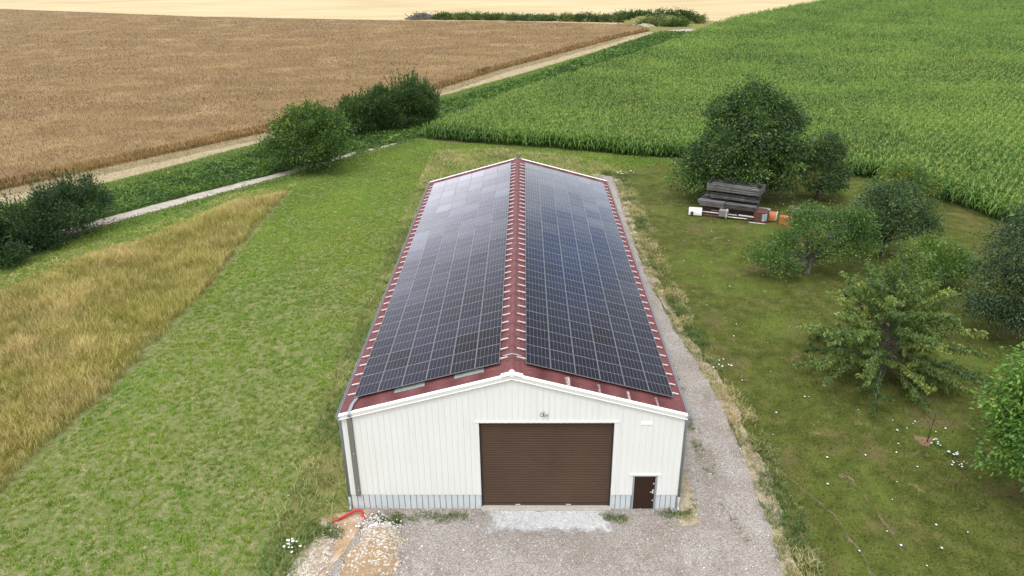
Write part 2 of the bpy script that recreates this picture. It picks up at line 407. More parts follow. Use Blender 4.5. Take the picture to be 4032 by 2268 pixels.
sheet('ground', [(-900, -60), (700, -60), (900, 1700), (-1500, 1700)], -.02, M['earth'], 'open farmland of earth and thin grass under the whole scene', 'ground')
sheet('stubble_field', [(-700, 500), (-260, 331), (-122, 266.5), (-40, 241.5), (-3, 235), (36, 219), (44, 205), (62, 214), (108, 286), (190, 395), (700, 1100), (800, 1690), (-1400, 1690)], .0, M['stubble'],
      'pale cream harvested stubble field along the top of the picture', 'field')
sheet('straw_strip', STRAW_LOW + GRAIN_EDGE[::-1], .005, M['straw'], 'pale straw covered strip along the edge of the brown grain field', 'field strip', .5, .5, 8)
sheet('stubble_margin', [(x + 2.35, y - 1.8) for x, y in GRAIN_EDGE[:8]] + [(29, 188)] + [(27.4, 190.4)] + GRAIN_EDGE[7::-1], .0105, M['stubble_grey'], 'greyish strip of sparse standing stubble right beside the grain', 'stubble', .6, .5, 18)
sheet('grass_verge', [(x + 3.3, y - 2.5) for x, y in STRAW_LOW] + [(x - .3, y + .2) for x, y in STRAW_LOW[::-1]], .012, M['meadow'], 'narrow bright grass verge between straw strip and ditch bank', 'verge', .5, .4, 6)
sheet('ditch_bank', [(x + 3.0, y - 2.3) for x, y in STRAW_LOW[:8]] + [(19.8, 160.6), (40.5, 201.6), (52, 197)] + CORN_LEFT[5::-1] + BANK_LOW[::-1], .019, M['bank_soil'], 'dark overgrown ditch bank beside the gravel track', 'bank', .5, .4, 5)
TRACK = [(-63, 13.2), (-40.9, 42.3), (-35.0, 49.9), (-27.7, 58.4), (-22.0, 66.5), (-14.6, 74.0), (-14.4, 73.6), (-21.4, 65.4), (-26.9, 57.2), (-33.9, 48.2), (-39.7, 40.6), (-61.5, 12)]
sheet('meadow', [(-61, 11)] + [(-39.6, 40.5), (-33.8, 48.1), (-26.8, 57.1), (-21.2, 65.0), (-14.2, 73.5)] + CORN_FRONT[1:6] + [(18.8, 60), (11, 58)] + BARN_EDGE[1:] + [(-60, -14)], .006, M['meadow'],
      'mown green meadow with bare dry gaps left of the barn', 'meadow')
sheet('farm_track', TRACK, .028, M['track'], 'narrow pale gravel track passing the round tree by the hedge', 'track', .22, .25, 9)
sheet('dry_grass_ground', [(x - 1.3, y - .8) for x, y in DRY_RIGHT] + DRY_LEFT[::-1], .014, M['dry_soil'], 'strip of ground under the tall yellow grass on the left', 'ground', .4, .4, 4)
sheet('barn_verge', BARN_EDGE + [(-9.5, -14), (-9.2, -4), (-8.2, -1), (-7.75, .3), (-7.75, 35.5), (7.75, 35.6), (8.4, 55.6), (11, 57.5), (6, 63.5), (-3, 67.2)], .02, M['long_grass_soil'], 'rough brown and green grass margin round the back and left of the barn', 'margin', .45, .35, 7)
LAWN = [(x + .2, y) for x, y in DRIVE_RIGHT] + [(60, -14), (59, -3)] + [(46, 37), (44.2, 42.5), (42.4, 46.8), (38.8, 53.8), (36.7, 54.8), (18.8, 62.4), (12.6, 64.2), (9, 60)]
sheet('lawn', LAWN, .008, M['lawn'], 'short olive green lawn under the fruit trees on the right', 'lawn', .35, .35, 12)
GRAVEL = DRIVE_RIGHT + [(-9.6, -14), (-9.3, -4), (-8.7, -2.4), (-8.1, -.5), (-7.6, .4), (7.6, .4), (7.75, 35.3), (7.8, 50)]
sheet('gravel_drive', GRAVEL, .034, M['gravel'], 'pinkish grey gravel drive and yard along front and right of the barn', 'gravel drive', .25, .16, 15)
M['edge_soil'] = ground_mat('edge_soil', [(.34, (.17, .135, .085)), (.5, (.32, .26, .18)), (.66, (.46, .39, .29))], [((.12, .14, .035), .8, .52, .68, 3)], fine=9, s1=1.5)
sheet('drive_edge', EDGE + DRIVE_RIGHT[::-1], .026, M['edge_soil'], 'tan strip of bare soil and dead grass between drive and lawn', 'soil strip', .35, .2, 41)
sheet('pale_grit', [(-2.2, .1), (-2.1, -.9), (-1.3, -1.5), (.2, -1.6), (1.6, -1.7), (3.0, -1.6), (4.3, -1.4), (5.2, -.8), (5.3, .1)], .042, M['pale_gravel'], 'patch of whitish crushed stone in front of the big roller door', 'gravel patch', .22, .12, 21)
M['rut'] = ground_mat('rut', [(.34, (.075, .06, .032)), (.5, (.135, .11, .06)), (.66, (.22, .18, .11))], [((.08, .095, .018), .9, .44, .58, 3)], fine=9, s1=1.5)
for rut in (((13.1, 4.5), (13.4, 3.0), (14.0, 1.8), (14.45, .8), (14.85, -.1), (15.1, -1.1), (15.15, -2.2), (15.2, -3.0), (15.25, -4.6)), ((16.55, 2.7), (16.85, 1.6), (17.0, .2), (17.1, -1.1), (17.1, -2.6)), ((12.7, -.3), (13.0, -1.2), (13.1, -2.3), (13.2, -4.0))):
    c_ = np.array(rut); q = np.linspace(0, len(c_) - 1, 60); P_ = np.stack([np.interp(q, range(len(c_)), c_[:, k]) for k in (0, 1)], 1); w_ = .015 + .16 * vn(P_[:, 0] * 3, P_[:, 1], .5, 5, 3) ** 1.5
    P_[:, 0] += (vn(P_[:, 1], P_[:, 0], .6, 9, 2) - .5) * .25
    sheet('wheel_rut', np.concatenate([np.c_[P_[:, 0] - w_, P_[:, 1]], np.c_[P_[:, 0] + w_, P_[:, 1]][::-1]]), .028, M['rut'], {4.5: 'long worn tyre rut of brown soil across the lawn', 2.7: 'short tyre rut nearest the sapling on the lawn', -.3: 'short tyre rut right beside the gravel drive'}[rut[0][1]], 'rut')
sheet('wall_foot', [(7.6, -.9), (8.5, -.75), (8.75, .6), (8.5, 3), (8.35, 8), (8.2, 20), (7.6, 20)], .046, M['edge_soil'], 'strip of reddish soil along the foot of right barn wall', 'soil strip', .22, .14, 27)
sheet('trench_fill', [(-8.3, -.15), (-6.9, .12), (-6.75, -.2), (-6.95, -.9), (-7.2, -1.7), (-7.4, -2.6), (-7.8, -3.4), (-8.1, -4.6), (-8.4, -6), (-8.9, -6), (-8.6, -4.4), (-8.3, -3.2), (-8.05, -2.2), (-7.95, -1.5), (-8.6, -1.0), (-9.3, -.75), (-8.9, -.3)], .05, M['sand'], 'reddish sandy backfilled trench at the left corner of the barn', 'sand', .12, .12, 23)

# ------------------------------------------------------------------ barn
s = NT('white_cladding'); v = s.co()
c = s.mix(s.noise(.6, 4), (.735, .74, .725), (.785, .79, .775)); c = s.mix(s.ramp(s.noise(2.2, 5, .7, s.mapv(v, (2.2, 2.2, .12))), [(.5, 0), (.75, .35)]), c, (.62, .61, .57))
M['white'] = s.out(s.principled(c, .42, 0, None, spec=.35))
M['trim'] = simple('white_trim', (.84, .84, .83), .35, 0, .03, 1.0, 30)
M['trim_grey'] = simple('fascia_white', (.70, .70, .67), .4, 0, .04, 1.5)
s = NT('plinth'); v = s.co()
pc = s.mix(s.noise(3, 5, .65), (.56, .61, .65), (.70, .74, .77))
z = s.sep(v)[2]
pc = s.mix(s.ramp(s.math('SUBTRACT', s.noise(5, 5, .7), s.math('MULTIPLY', z, .45)), [(.42, 0), (.6, .7)]), pc, (.52, .46, .36))
M['plinth'] = s.out(s.principled(pc, .55, .15))
M['plinth_groove'] = simple('plinth_groove', (.30, .325, .345), .6, .1, .45, 5)
M['galv'] = simple('galvanised', (.40, .45, .49), .42, .55, .15, 4)
M['zinc'] = simple('zinc_grey', (.27, .30, .33), .5, .3, .18, 2)
M['duct'] = simple('duct_grey', (.19, .19, .175), .5, .2, .12, 2)
M['alu'] = simple('aluminium', (.80, .80, .79), .38, .35, .05, 5)
M['dark_gap'] = simple('dark_gap', (.02, .02, .02), .8)
s = NT('roof_red'); v = s.co(); x, y, z = s.sep(v)
c = s.mix(s.noise(.9, 6, .65), (.105, .029, .032), (.168, .052, .052))
c = s.mix(s.ramp(s.noise(6, 5, .7, s.mapv(v, (.35, 1, 1))), [(.52, 0), (.75, .55)]), c, (.25, .115, .105))
c = s.mix(s.ramp(s.noise(2.0, 6, .7, s.mapv(v, (1, 1, 1), loc=(4, 4, 4))), [(.6, 0), (.75, .5)]), c, (.07, .025, .026))
st = None
for k, (sx, amt) in enumerate([(2.62, 1.0), (4.02, .8), (5.40, 1.0), (6.72, .8)]):      # lime streaks running back from four sheet laps
    xx = sx * .9649
    a = s.ramp(s.math('MULTIPLY_ADD', s.math('SUBTRACT', x, xx), 1.4, .5), [(.0 if k == 0 else .2, 0), (.47, amt), (.53, amt), (.56, 0)])
    b_ = s.ramp(s.math('MULTIPLY', y, .5), [(.08, 0), (.13, 1), (.5, 1), (.54, 0)])
    q = s.math('MULTIPLY', s.sep(a)[0], s.sep(b_)[0])
    st = q if st is None else s.math('MAXIMUM', st, q)
n1 = s.noise(9, 5, .8, s.mapv(v, (.8, 1.3, 1)))
wav = s.math('SINE', s.math('MULTIPLY', y, 2 * math.pi / .177))
c = s.mix(s.ramp(s.math('MULTIPLY', st, s.math('ADD', n1, s.math('MULTIPLY', wav, .13))), [(.20, 0), (.42, .9)]), c, (.70, .60, .59))
M['roof'] = s.out(s.principled(c, .62, 0, s.bump(s.noise(30, 4, .7), .3, .01), spec=.35))
M['skylight'] = simple('grp_sheet', (.19, .21, .195), .5, 0, .4, 4, dirt=(.08, .09, .085))
s = NT('roller_brown'); v = s.co()
c = s.mix(s.noise(.7, 4, .6, s.mapv(v, (1, 1, .5))), (.066, .038, .023), (.100, .061, .040))
c = s.mix(s.ramp(s.noise(2.2, 6, .7, s.mapv(v, (.6, 1, 1), loc=(1, 2, 3))), [(.5, 0), (.75, .5)]), c, (.058, .033, .021))
M['roller'] = s.out(s.principled(c, .55, .0, spec=.2))
M['brown_door'] = simple('brown_door', (.036, .017, .012), .5, 0, .12, 1.2, spec=.2)
M['concrete'] = simple('concrete', (.44, .42, .38), .85, 0, .2, 2.5, 30, .4, (.33, .30, .24))

WE, HE, HR, L, WW, YW = 7.714, 5.406, 7.503, 35.706, 7.655, .15
TH = math.atan2(HR - HE, WE); CT, ST = math.cos(TH), math.sin(TH)
def rz(x): return HR - (HR - HE) * abs(x) / WE
GX0, GX1, GZ0, GZ1 = -1.508, 4.549, .14, 4.95
DX0, DX1, DZ1 = 5.53, 6.665, 2.05
barn = empty('barn', (0, 0, 0), 'long white metal clad barn with a red corrugated roof and brown roller door', 'barn')


def ribbed(x0, x1, y, out, pitch, zb, zt, b, depth=.034, groove=False, holes=()):
    """vertical ribbed sheet facing -y: cut at the holes (xa, xb, ztop) which start at the bottom"""
    n = int(round((x1 - x0) / pitch)); p = (x1 - x0) / n; xs = []
    for i in range(n):
        a = x0 + i * p
        xs += [(a, 0), (a + p * (.88 if groove else .80), 0), (a + p * (.91 if groove else .84), 1), (a + p * .96, 1)]
    xs.append((x1, 0))
    cuts = sorted({h for hh in holes for h in hh[:2]})
    pr = []
    for (xa, oa), (xb, ob) in zip(xs[:-1], xs[1:]):
        inner = [q for q in cuts if xa + 1e-6 < q < xb - 1e-6]
        pts = [xa] + inner + [xb]
        for qa, qb in zip(pts[:-1], pts[1:]):
            f = lambda q: oa + (ob - oa) * (q - xa) / (xb - xa)
            pr.append((qa, f(qa), qb, f(qb)))
    for qa, fa, qb, fb in pr:
        z0 = zb; mid = (qa + qb) / 2; skip = False
        for (ha, hb, hz) in holes:
            if ha - 1e-6 < mid < hb + 1e-6:
                if callable(zt) or hz < zt: z0 = hz
                else: skip = True
        if skip: continue
        ya = y + (-depth if not groove else depth) * fa * out; yb = y + (-depth if not groove else depth) * fb * out
        za = zt(qa) if callable(zt) else zt; zc = zt(qb) if callable(zt) else zt
        V = [(qa, ya, z0), (qb, yb, z0), (qb, yb, zc), (qa, ya, za)]
        b.add(V, [(0, 1, 2, 3) if out > 0 else (3, 2, 1, 0)], mi=1 if (groove and fa + fb > .4) else 0)


HOL = [(GX0, GX1, GZ1), (DX0, DX1, DZ1)]
b = MB(); ribbed(-WW, WW, YW, 1, .2734, .888, lambda x: rz(x) - .06, b, holes=HOL); b.build('front_cladding', M['white'], barn)
b = MB(); ribbed(-WW, WW, L - YW, -1, .2734, .2, lambda x: rz(x) - .06, b, holes=[]); b.build('rear_cladding', M['white'], barn)
for sx in (-1, 1):
    b = MB(); n = 480; ys = np.linspace(YW, L - YW, n); o = .03 * ((np.arange(n) % 4) < 1)
    G = np.stack([np.stack([np.full(n, 0) + sx * (WW + o), ys, np.full(n, zz)], 1) for zz in (.888, HE - .05)], 0); b.grid(G, flip=sx > 0)
    b.build('side_cladding', M['white'], barn)
    b = MB(); b.box((sx * (WW - .05), L / 2, .46), (.1, L - 2 * YW - .2, .92)); b.build('side_plinth', M['plinth'], barn)
for xa, xb in ((-WW + .02, GX0), (GX1, DX0), (DX1, WW - .02)):
    b = MB(); ribbed(xa, xb, YW + .035, 1, .2734, -.05, .93, b, .035, True)
    b.build('front_plinth', [M['plinth'], M['plinth_groove']], barn)

# corrugated roof, sheet by sheet
WV = .177; ny = int((L - .16) / WV * 8)
ys = np.linspace(.08, L - .08, ny); wv = .026 * np.cos(ys * 2 * math.pi / WV)
SL = WE / CT; rows = 6; ss = []; so_ = []
for r_ in range(rows):
    a = .05 + r_ * (SL - .05 + .06) / rows; e = .05 + (r_ + 1) * (SL - .05 + .06) / rows
    for k in range(3): ss.append(a + (e - a) * k / 2 * .9999); so_.append(.014 - .014 * k / 2 if False else .012 * (k / 2))
roof = None
b = MB()
for sx in (-1, 1):
    G = np.zeros((len(ss), ny, 3))
    for i, (s_, o_) in enumerate(zip(ss, so_)):
        h = -.045 + o_ + wv
        G[i, :, 0] = sx * (s_ * CT + h * ST); G[i, :, 1] = ys; G[i, :, 2] = HR - s_ * ST + h * CT
    b.grid(G, flip=sx > 0)
roof = b.build('roof', M['roof'], barn, smooth=True)
# closed ceiling under the sheets so that no light leaks
b = MB(); b.add([(-WW, YW, rz(WW) - .14), (0, YW, HR - .14), (WW, YW, rz(WW) - .14), (-WW, L - YW, rz(WW) - .14), (0, L - YW, HR - .14), (WW, L - YW, rz(WW) - .14)], [(0, 1, 4, 3), (1, 2, 5, 4)]); b.build('roof_lining', M['dark_gap'], roof)
# ridge cap pieces
b = MB(); y = .2; k = 0
while y < L - .1:
    e = min(y + 1.12, L - .06); prof = []
    for (dx_, dz_) in [(-.33, -.082), (-.16, -.03), (-.115, .015), (-.08, .075), (-.03, .105), (.03, .105), (.08, .075), (.115, .015), (.16, -.03), (.33, -.082)]: prof.append((dx_, dz_))
    for (ya, yb, g) in ((y, y + .09, .014), (y + .09, e, 0.0)):
        G = [[(q[0] * (1 + g * 1.5), yy, HR + q[1] + g + .01) for q in prof] for yy in (ya, yb)]
        b.grid(G, flip=False)
    y = e; k += 1
b.build('ridge_cap', M['roof'], roof, smooth=True)
b = MB(); b.tube([(0, -.02, HR + .03), (0, .24, HR + .055)], .125, 14); b.box((-.24, .12, HR + .0), (.5, .3, .012), [(CT, 0, -ST * 1), (0, 1, 0), (ST, 0, CT)]); b.box((.24, .12, HR + .0), (.5, .3, .012), [(CT, 0, ST), (0, 1, 0), (-ST, 0, CT)])
b.build('ridge_end_cap', M['trim'], roof)
# verge flashings: white top leg, grey white fascia, small drip roll
def verge(y_out, sgn):
    t_ = MB(); f_ = MB(); d_ = MB()
    for sx in (-1, 1):
        for (q, offs, wid, mb) in ((0, 0, 0, t_),):
            A = np.array([0, 0, HR + .015]); B = np.array([sx * (WE + .03), 0, rz(WE + .03) + .015])
            V = []
            for P_ in (A, B):
                for (yy, zz) in ((0, -.015), (0, .0), (.22, .0), (.22, -.02)): V.append((P_[0], y_out + sgn * yy, P_[2] + zz))
            fs = [(0, 1, 5, 4), (1, 2, 6, 5), (2, 3, 7, 6), (0, 4, 7, 3), (4, 5, 6, 7)]
            t_.add(V, fs if sx * sgn > 0 else [f[::-1] for f in fs])
            lo = .215
            V = [(A[0], y_out + sgn * .012, A[2] - .012), (B[0], y_out + sgn * .012, B[2] - .012), (B[0], y_out + sgn * .03, B[2] - lo), (A[0], y_out + sgn * .03, A[2] - lo)]
            f_.add(V, [(0, 1, 2, 3) if sx * sgn < 0 else (3, 2, 1, 0)])
            d_.tube([(A[0], y_out + sgn * .03, A[2] - lo), (B[0], y_out + sgn * .03, B[2] - lo)], .022, 6)
    t_.build('verge_flashing', M['trim'], barn); f_.build('fascia', M['trim_grey'], barn); d_.build('drip_edge', M['trim'], barn)
verge(0.0, 1); verge(L, -1)
# gutters and downpipes
for sx in (-1, 1):
    b = MB(); an = np.linspace(0, math.pi, 9); rad = .085; gx = sx * (WE + .06); gz = HE - .03
    G = [[(gx + rad * math.cos(q), yy, gz - rad * math.sin(q)) for q in an] for yy in (-.02, L + .02)]
    b.grid(G); G2 = [[(gx + .96 * rad * math.cos(q), yy, gz + .003 - .96 * rad * math.sin(q)) for q in an] for yy in (-.02, L + .02)]; b.grid(G2, flip=True)
    b.add([(gx + rad * math.cos(q), -.02, gz - rad * math.sin(q)) for q in an], [tuple(range(9))])
    b.tube([(gx - sx * -.085, -.02, gz), (gx - sx * -.085, L + .02, gz)], .012, 5)
    g = b.build('gutter', M['zinc'], barn, smooth=False)
    b = MB(); b.tube([(gx, .1, gz - .07), (gx, .1, gz - .2), (sx * (WW + .1), .2, gz - .55), (sx * (WW + .1), .2, .62)], .055, 10); b.build('downpipe', M['zinc'], barn, smooth=True)
    b = MB(); b.tube([(sx * (WW + .1), .2, .75), (sx * (WW + .1), .2, .22), (sx * (WW + .1), .12, .1), (sx * (WW + .1), .0, .05)], .064, 10); b.build('drain_boot', M['galv'], barn, smooth=True)
# roller door
b = MB(); n = int((GZ1 - GZ0) / .1)
zs = []; yo = []
for i in range(n):
    for (f, o) in ((0, .012), (.14, .006), (.3, -.022), (.6, -.030), (.84, -.014)): zs.append(GZ0 + .13 + (i + f) * (GZ1 - GZ0 - .13) / n); yo.append(o)
zs.append(GZ1); yo.append(0)
G = [[(xx, YW + .17 + o, z_) for xx in (GX0 + .0, GX1 - .0)] for z_, o in zip(zs, yo)]
b.grid(G, flip=True)
door = b.build('roller_door', M['roller'], barn)
b = MB(); b.box(((GX0 + GX1) / 2, YW + .155, GZ0 + .065), (GX1 - GX0 - .02, .05, .10)); b.build('bottom_rail', M['roller'], door, bevel=.008)
b = MB(); b.box((.2, YW + .12, GZ0 + .07), (.22, .03, .03)); b.box((2.6, YW + .12, GZ0 + .07), (.22, .03, .03)); b.build('handle', M['alu'], door)
b = MB()
for xx, wd in ((GX0 - .10, .2), (GX1 + .10, .2)): b.box((xx, YW - .016, (.89 + GZ1 + .06) / 2), (wd - .01, .03, GZ1 + .06 - .89))
for xx, sg in ((GX0, 1), (GX1, -1)): b.box((xx - sg * .004, YW + .09, (GZ1 + GZ0) / 2), (.008, .17, GZ1 - GZ0))
b.box(((GX0 + GX1) / 2, YW + .07, GZ1 + .006), (GX1 - GX0, .17, .012))
b.box(((GX0 + GX1) / 2 + .0, YW - .035, GZ1 + .075), (GX1 - GX0 + .42, .06, .035)); b.build('door_surround', M['white'], barn)
b = MB()
for xx, sg in ((GX0, 1), (GX1, -1)): b.box((xx + sg * .035, YW + .115, (GZ1 + GZ0) / 2), (.06, .05, GZ1 - GZ0 - .02))
b.build('guide_rail', M['dark_gap'], door)
b = MB(); b.box(((GX0 + GX1) / 2, YW + .06, .06), (GX1 - GX0 + .04, .42, .15)); b.build('threshold', M['concrete'], barn, bevel=.012)
# small door
sdr = MB(); sdr.box(((DX0 + DX1) / 2, YW + .06, .995), (DX1 - DX0 - .17, .05, 1.95)); sdoor = sdr.build('side_door', M['brown_door'], barn, bevel=.004)
b = MB()
for xx in (DX0 + .045, DX1 - .045): b.box((xx, YW + .035, 1.0), (.085, .12, 2.0))
b.box(((DX0 + DX1) / 2, YW + .035, 1.992), (DX1 - DX0, .118, .045)); b.box(((DX0 + DX1) / 2, YW + .0, .012), (DX1 - DX0 + .02, .2, .04)); b.build('door_frame', M['galv'], sdoor)
b = MB(); b.box((6.515, YW + .028, 1.06), (.055, .012, .26)); b.tube([(6.515, YW + .02, 1.08), (6.515, YW - .03, 1.08), (6.37, YW - .03, 1.08)], .014, 6); b.build('door_handle', M['alu'], sdoor)
for zz in (1.53, .54):
    b = MB(); b.tube([(6.525, YW + .05, zz), (6.525, YW + .015, zz)], .035, 10); b.build('lock', M['alu'], sdoor)
b = MB(); b.box(((DX0 + DX1) / 2, YW - .03, DZ1 + .035), (DX1 - DX0 + .34, .06, .07)); b.box((DX0 - .05, YW - .014, (.89 + DZ1) / 2), (.1, .024, DZ1 - .89)); b.box((DX1 + .08, YW - .014, (.89 + DZ1) / 2), (.14, .024, DZ1 - .89)); b.build('door_flashing', M['white'], barn)
# two grey light sheets showing under the left array
for s0_, s1_ in ((4.10, 5.55), (1.32, 2.70)):
    b = MB(); ny2 = 40; y2 = np.linspace(.93, 1.55, ny2); G = []
    for q in (s0_, s1_):
        h = -.026 + .026 * np.cos(y2 * 2 * math.pi / WV); G.append(np.stack([-(q * CT + h * ST), y2, HR - q * ST + h * CT], 1))
    b.grid(G, flip=True); b.build('light_sheet', M['skylight'], roof, smooth=True)
# the cable duct on the gable, and the cables over the verge
b = MB(); b.box((-7.28, YW - .075, (5.36 + .888) / 2), (.22, .09, 5.36 - .888)); b.box((-7.28, YW - .125, 3.0), (.23, .012, .02)); duct = b.build('cable_duct', M['duct'], barn, bevel=.006)
b = MB()
for zz in (3.35, 1.25): b.tube([(-7.25, YW - .11, zz), (-7.25, YW - .135, zz)], .022, 8)
b.build('duct_screw', M['alu'], duct)
b = MB()
for k in range(4):
    o = (k - 1.5) * .042
    pts = []
    for (s_, yy, h) in ((7.30, 1.5, .04), (7.38, 1.1, .05), (7.50, .7, .05), (7.50, .3, .06), (7.50, .08, .075), (7.49, -.03, .02), (7.49, -.05, -.12)):
        pts.append((-((s_ + o) * CT), yy, HR - (s_ + o) * ST + h + .01 * k % .02))
    b.tube(pts, .021, 6)
b.build('cable_bundle', M['galv'], duct, smooth=True)
# small lamp with its dangling cable loop, and the blank white plate
lamp = empty('floodlight', (1.5, YW - .03, 5.46), 'small grey outdoor lamp with a dangling cable loop above the roller door', 'lamp')
b = MB(); b.box((0, -.05, 0), (.16, .10, .13)); b.build('lamp_body', simple('lamp_grey', (.50, .50, .48), .5), lamp, bevel=.012)
b = MB(); b.box((0, -.105, -.02), (.12, .012, .07)); b.build('lens', simple('lamp_lens', (.30, .31, .31), .2), lamp)
b = MB(); an = np.linspace(0, 2 * math.pi, 22); pts = [(.02, -.06, -.07), (-.06, -.07, -.09)] + [(-.19 + .085 * math.cos(q), -.06, -.02 + .095 * math.sin(q)) for q in an * .98 - .8] + [(-.10, -.05, .10), (-.11, -.03, .16)]
b.tube(pts, .011, 5); b.build('cable', simple('cable_black', (.04, .04, .04), .5), lamp, smooth=True)
b = MB(); b.box((5.97, YW - .034, 4.97), (.53, .012, .22)); tag(b.build('wall_plate', simple('plate_white', (.9, .9, .9), .3), None, bevel=.003), 'blank white plate fixed high on the gable above the side door', 'plate')
#PART3
# ------------------------------------------------------------------ solar array
PW, PL, PG = 1.134, 1.722, .02
def cell_mat(name, base, rough, ior_):
    s = NT(name); v = s.co(); x, y, z = s.sep(v)
    oi = s.n('ShaderNodeObjectInfo').outputs['Random']
    c = s.mix(oi, base, tuple(q * k for q, k in zip(base, (1.15, 1.25, 1.75))))
    c = s.mix(s.noise(2.2, 3, .5, s.mapv(v, (1, 1, 1))), c, s.mix(1.0, c, (1.5, 1.5, 1.5), 'MULTIPLY'))
    def stripe(val, pitch, off, wd):
        f = s.math('FRACT', s.math('MULTIPLY_ADD', val, 1 / pitch, off)); d = s.math('ABSOLUTE', s.math('SUBTRACT', f, .5))
        return s.math('GREATER_THAN', d, .5 - wd / pitch / 2)
    hz = stripe(y, .0695, 0.0, .0045)
    c = s.mix(s.math('MULTIPLY', hz, .6), c, (.055, .055, .065))
    vz = stripe(x, .1832, 0.0, .009)
    mid = s.math('LESS_THAN', s.math('ABSOLUTE', y), .0095)
    edge = s.math('MAXIMUM', s.math('GREATER_THAN', s.math('ABSOLUTE', x), PW / 2 - .019), s.math('GREATER_THAN', s.math('ABSOLUTE', y), PL / 2 - .019))
    c = s.mix(vz, c, (.21, .208, .20)); c = s.mix(mid, c, (.27, .268, .26)); c = s.mix(edge, c, (.03, .03, .035))
    return s.out(s.principled(c, s.math('MULTIPLY_ADD', oi, .05, rough), 0, None, spec=.5, ior=ior_))
M['cells'] = cell_mat('solar_cells', (.0085, .0085, .0125), .10, 1.40)
M['cells_pale'] = cell_mat('solar_cells_matt', (.016, .02, .027), .12, 1.56)
s_ = NT('panel_frame'); M['pframe'] = s_.out(s_.principled((.36, .36, .36), .35, .6))
M['pback'] = simple('panel_back', (.03, .03, .03), .7)

ORD = 'first second third fourth fifth sixth seventh eighth ninth tenth eleventh twelfth thirteenth fourteenth fifteenth sixteenth seventeenth eighteenth nineteenth twentieth'.split()
TEN = {20: 'twenty', 30: 'thirty'}
def ordn(i):
    if i <= 20: return ORD[i - 1]
    t_ = i // 10 * 10
    return TEN[t_][:-1] + 'ieth' if i == t_ else TEN[t_] + '-' + ORD[i - t_ - 1]

panel = empty('solar_panel', (0, 0, 0), '', 'solar panel', 0, 'solar panels on the barn roof')
b = MB(); fw = .012
b.box((-PW / 2 + fw / 2, 0, -.0175), (fw, PL, .035)); b.box((PW / 2 - fw / 2, 0, -.0175), (fw, PL, .035))
b.box((0, -PL / 2 + fw / 2, -.0175), (PW - 2 * fw, fw, .035)); b.box((0, PL / 2 - fw / 2, -.0175), (PW - 2 * fw, fw, .035))
b.build('panel_frame', M['pframe'], panel)
b = MB(); b.box((0, 0, -.006), (PW - 2 * fw - .001, PL - 2 * fw - .001, .008)); glass = b.build('glass', M['cells'], panel)
glass_pale_mesh = glass.data.copy(); glass_pale_mesh.materials.clear(); glass_pale_mesh.materials.append(M['cells_pale'])
S0 = {-1: .552, 1: .600}; YP = 1.13; PALE = {(-1, 15, 1): 1, (-1, 12, 2): 1, (-1, 11, 6): 1, (-1, 12, 6): 1, (-1, 19, 3): 1}
first = True
for sx in (-1, 1):
    for r_ in range(19):
        for cidx in range(6):
            s = S0[sx] + PW / 2 + cidx * (PW + PG); yy = YP + PL / 2 + r_ * (PL + PG); h = .14
            o = panel if first else copy_tree(panel); first = False
            ex = Vector((sx * CT, 0, -ST)); ez = Vector((sx * ST, 0, CT)); ey = ez.cross(ex)
            mt = Matrix((ex, ey, ez)).transposed().to_4x4(); mt.translation = Vector((sx * (s * CT + h * ST), yy, HR - s * ST + h * CT))
            tilt = Matrix.Rotation(R(random.gauss(0, .16)), 4, 'X') @ Matrix.Rotation(R(random.gauss(0, .16)), 4, 'Y')
            o.matrix_world = mt @ tilt
            pale = (sx, r_ + 1, cidx + 1) in PALE
            where = 'next to the ridge' if cidx == 0 else ('along the eave' if cidx == 5 else ordn(cidx + 1) + ' from the ridge')
            o['label'] = ('pale ' if pale else '') + 'solar panel on %s roof slope, %s row from the front, %s' % ('left' if sx < 0 else 'right', ordn(r_ + 1), where)
            if pale:
                for ch in o.children:
                    if ch.name.startswith('glass'): ch.data = glass_pale_mesh
rail0 = None
b = MB(); SR0, SR1 = .18, 7.86
b.box(((SR0 + SR1) / 2, 0, 0), (SR1 - SR0, .046, .046)); RAILM = b.build('mounting_rail', M['alu'], None, bevel=.004)
feet = MB()
for q in (.5, 2.1, 3.7, 5.3, 7.0, 7.6): feet.box((q, .0, -.045), (.05, .07, .06))
feet.build('rail_foot', M['galv'], RAILM)
tag(RAILM, '', 'rail', 'mounting rails under the solar panels')
first = True
for sx in (-1, 1):
    for k in range(38):
        yy = YP + PL / 2 + (k // 2) * (PL + PG) + (.42 if k % 2 else -.42) + random.gauss(0, .02)
        o = RAILM if first else copy_tree(RAILM); first = False
        ex = Vector((sx * CT, 0, -ST)); ez = Vector((sx * ST, 0, CT)); ey = ez.cross(ex)
        mt = Matrix((ex, ey, ez)).transposed().to_4x4(); h = .072
        mt.translation = Vector((sx * h * ST + sx * random.gauss(0, .02), yy, HR + h * CT))
        o.matrix_world = mt
        o['label'] = 'aluminium mounting rail across %s roof slope, %s from the front gable' % ('left' if sx < 0 else 'right', ordn(k + 1))
b = MB(); pts = []
for q in (-.42, -.3, -.2, -.1, 0, .1, .2, .3, .42): pts.append((q, 1.58 + .02 * math.cos(q * 9), HR + .165 - .30 * abs(q) ** 1.4))
b.tube(pts, .022, 7); tag(b.build('cable_conduit', M['galv'], None, smooth=True), 'grey cable conduit bent over the ridge between the front rails', 'conduit')

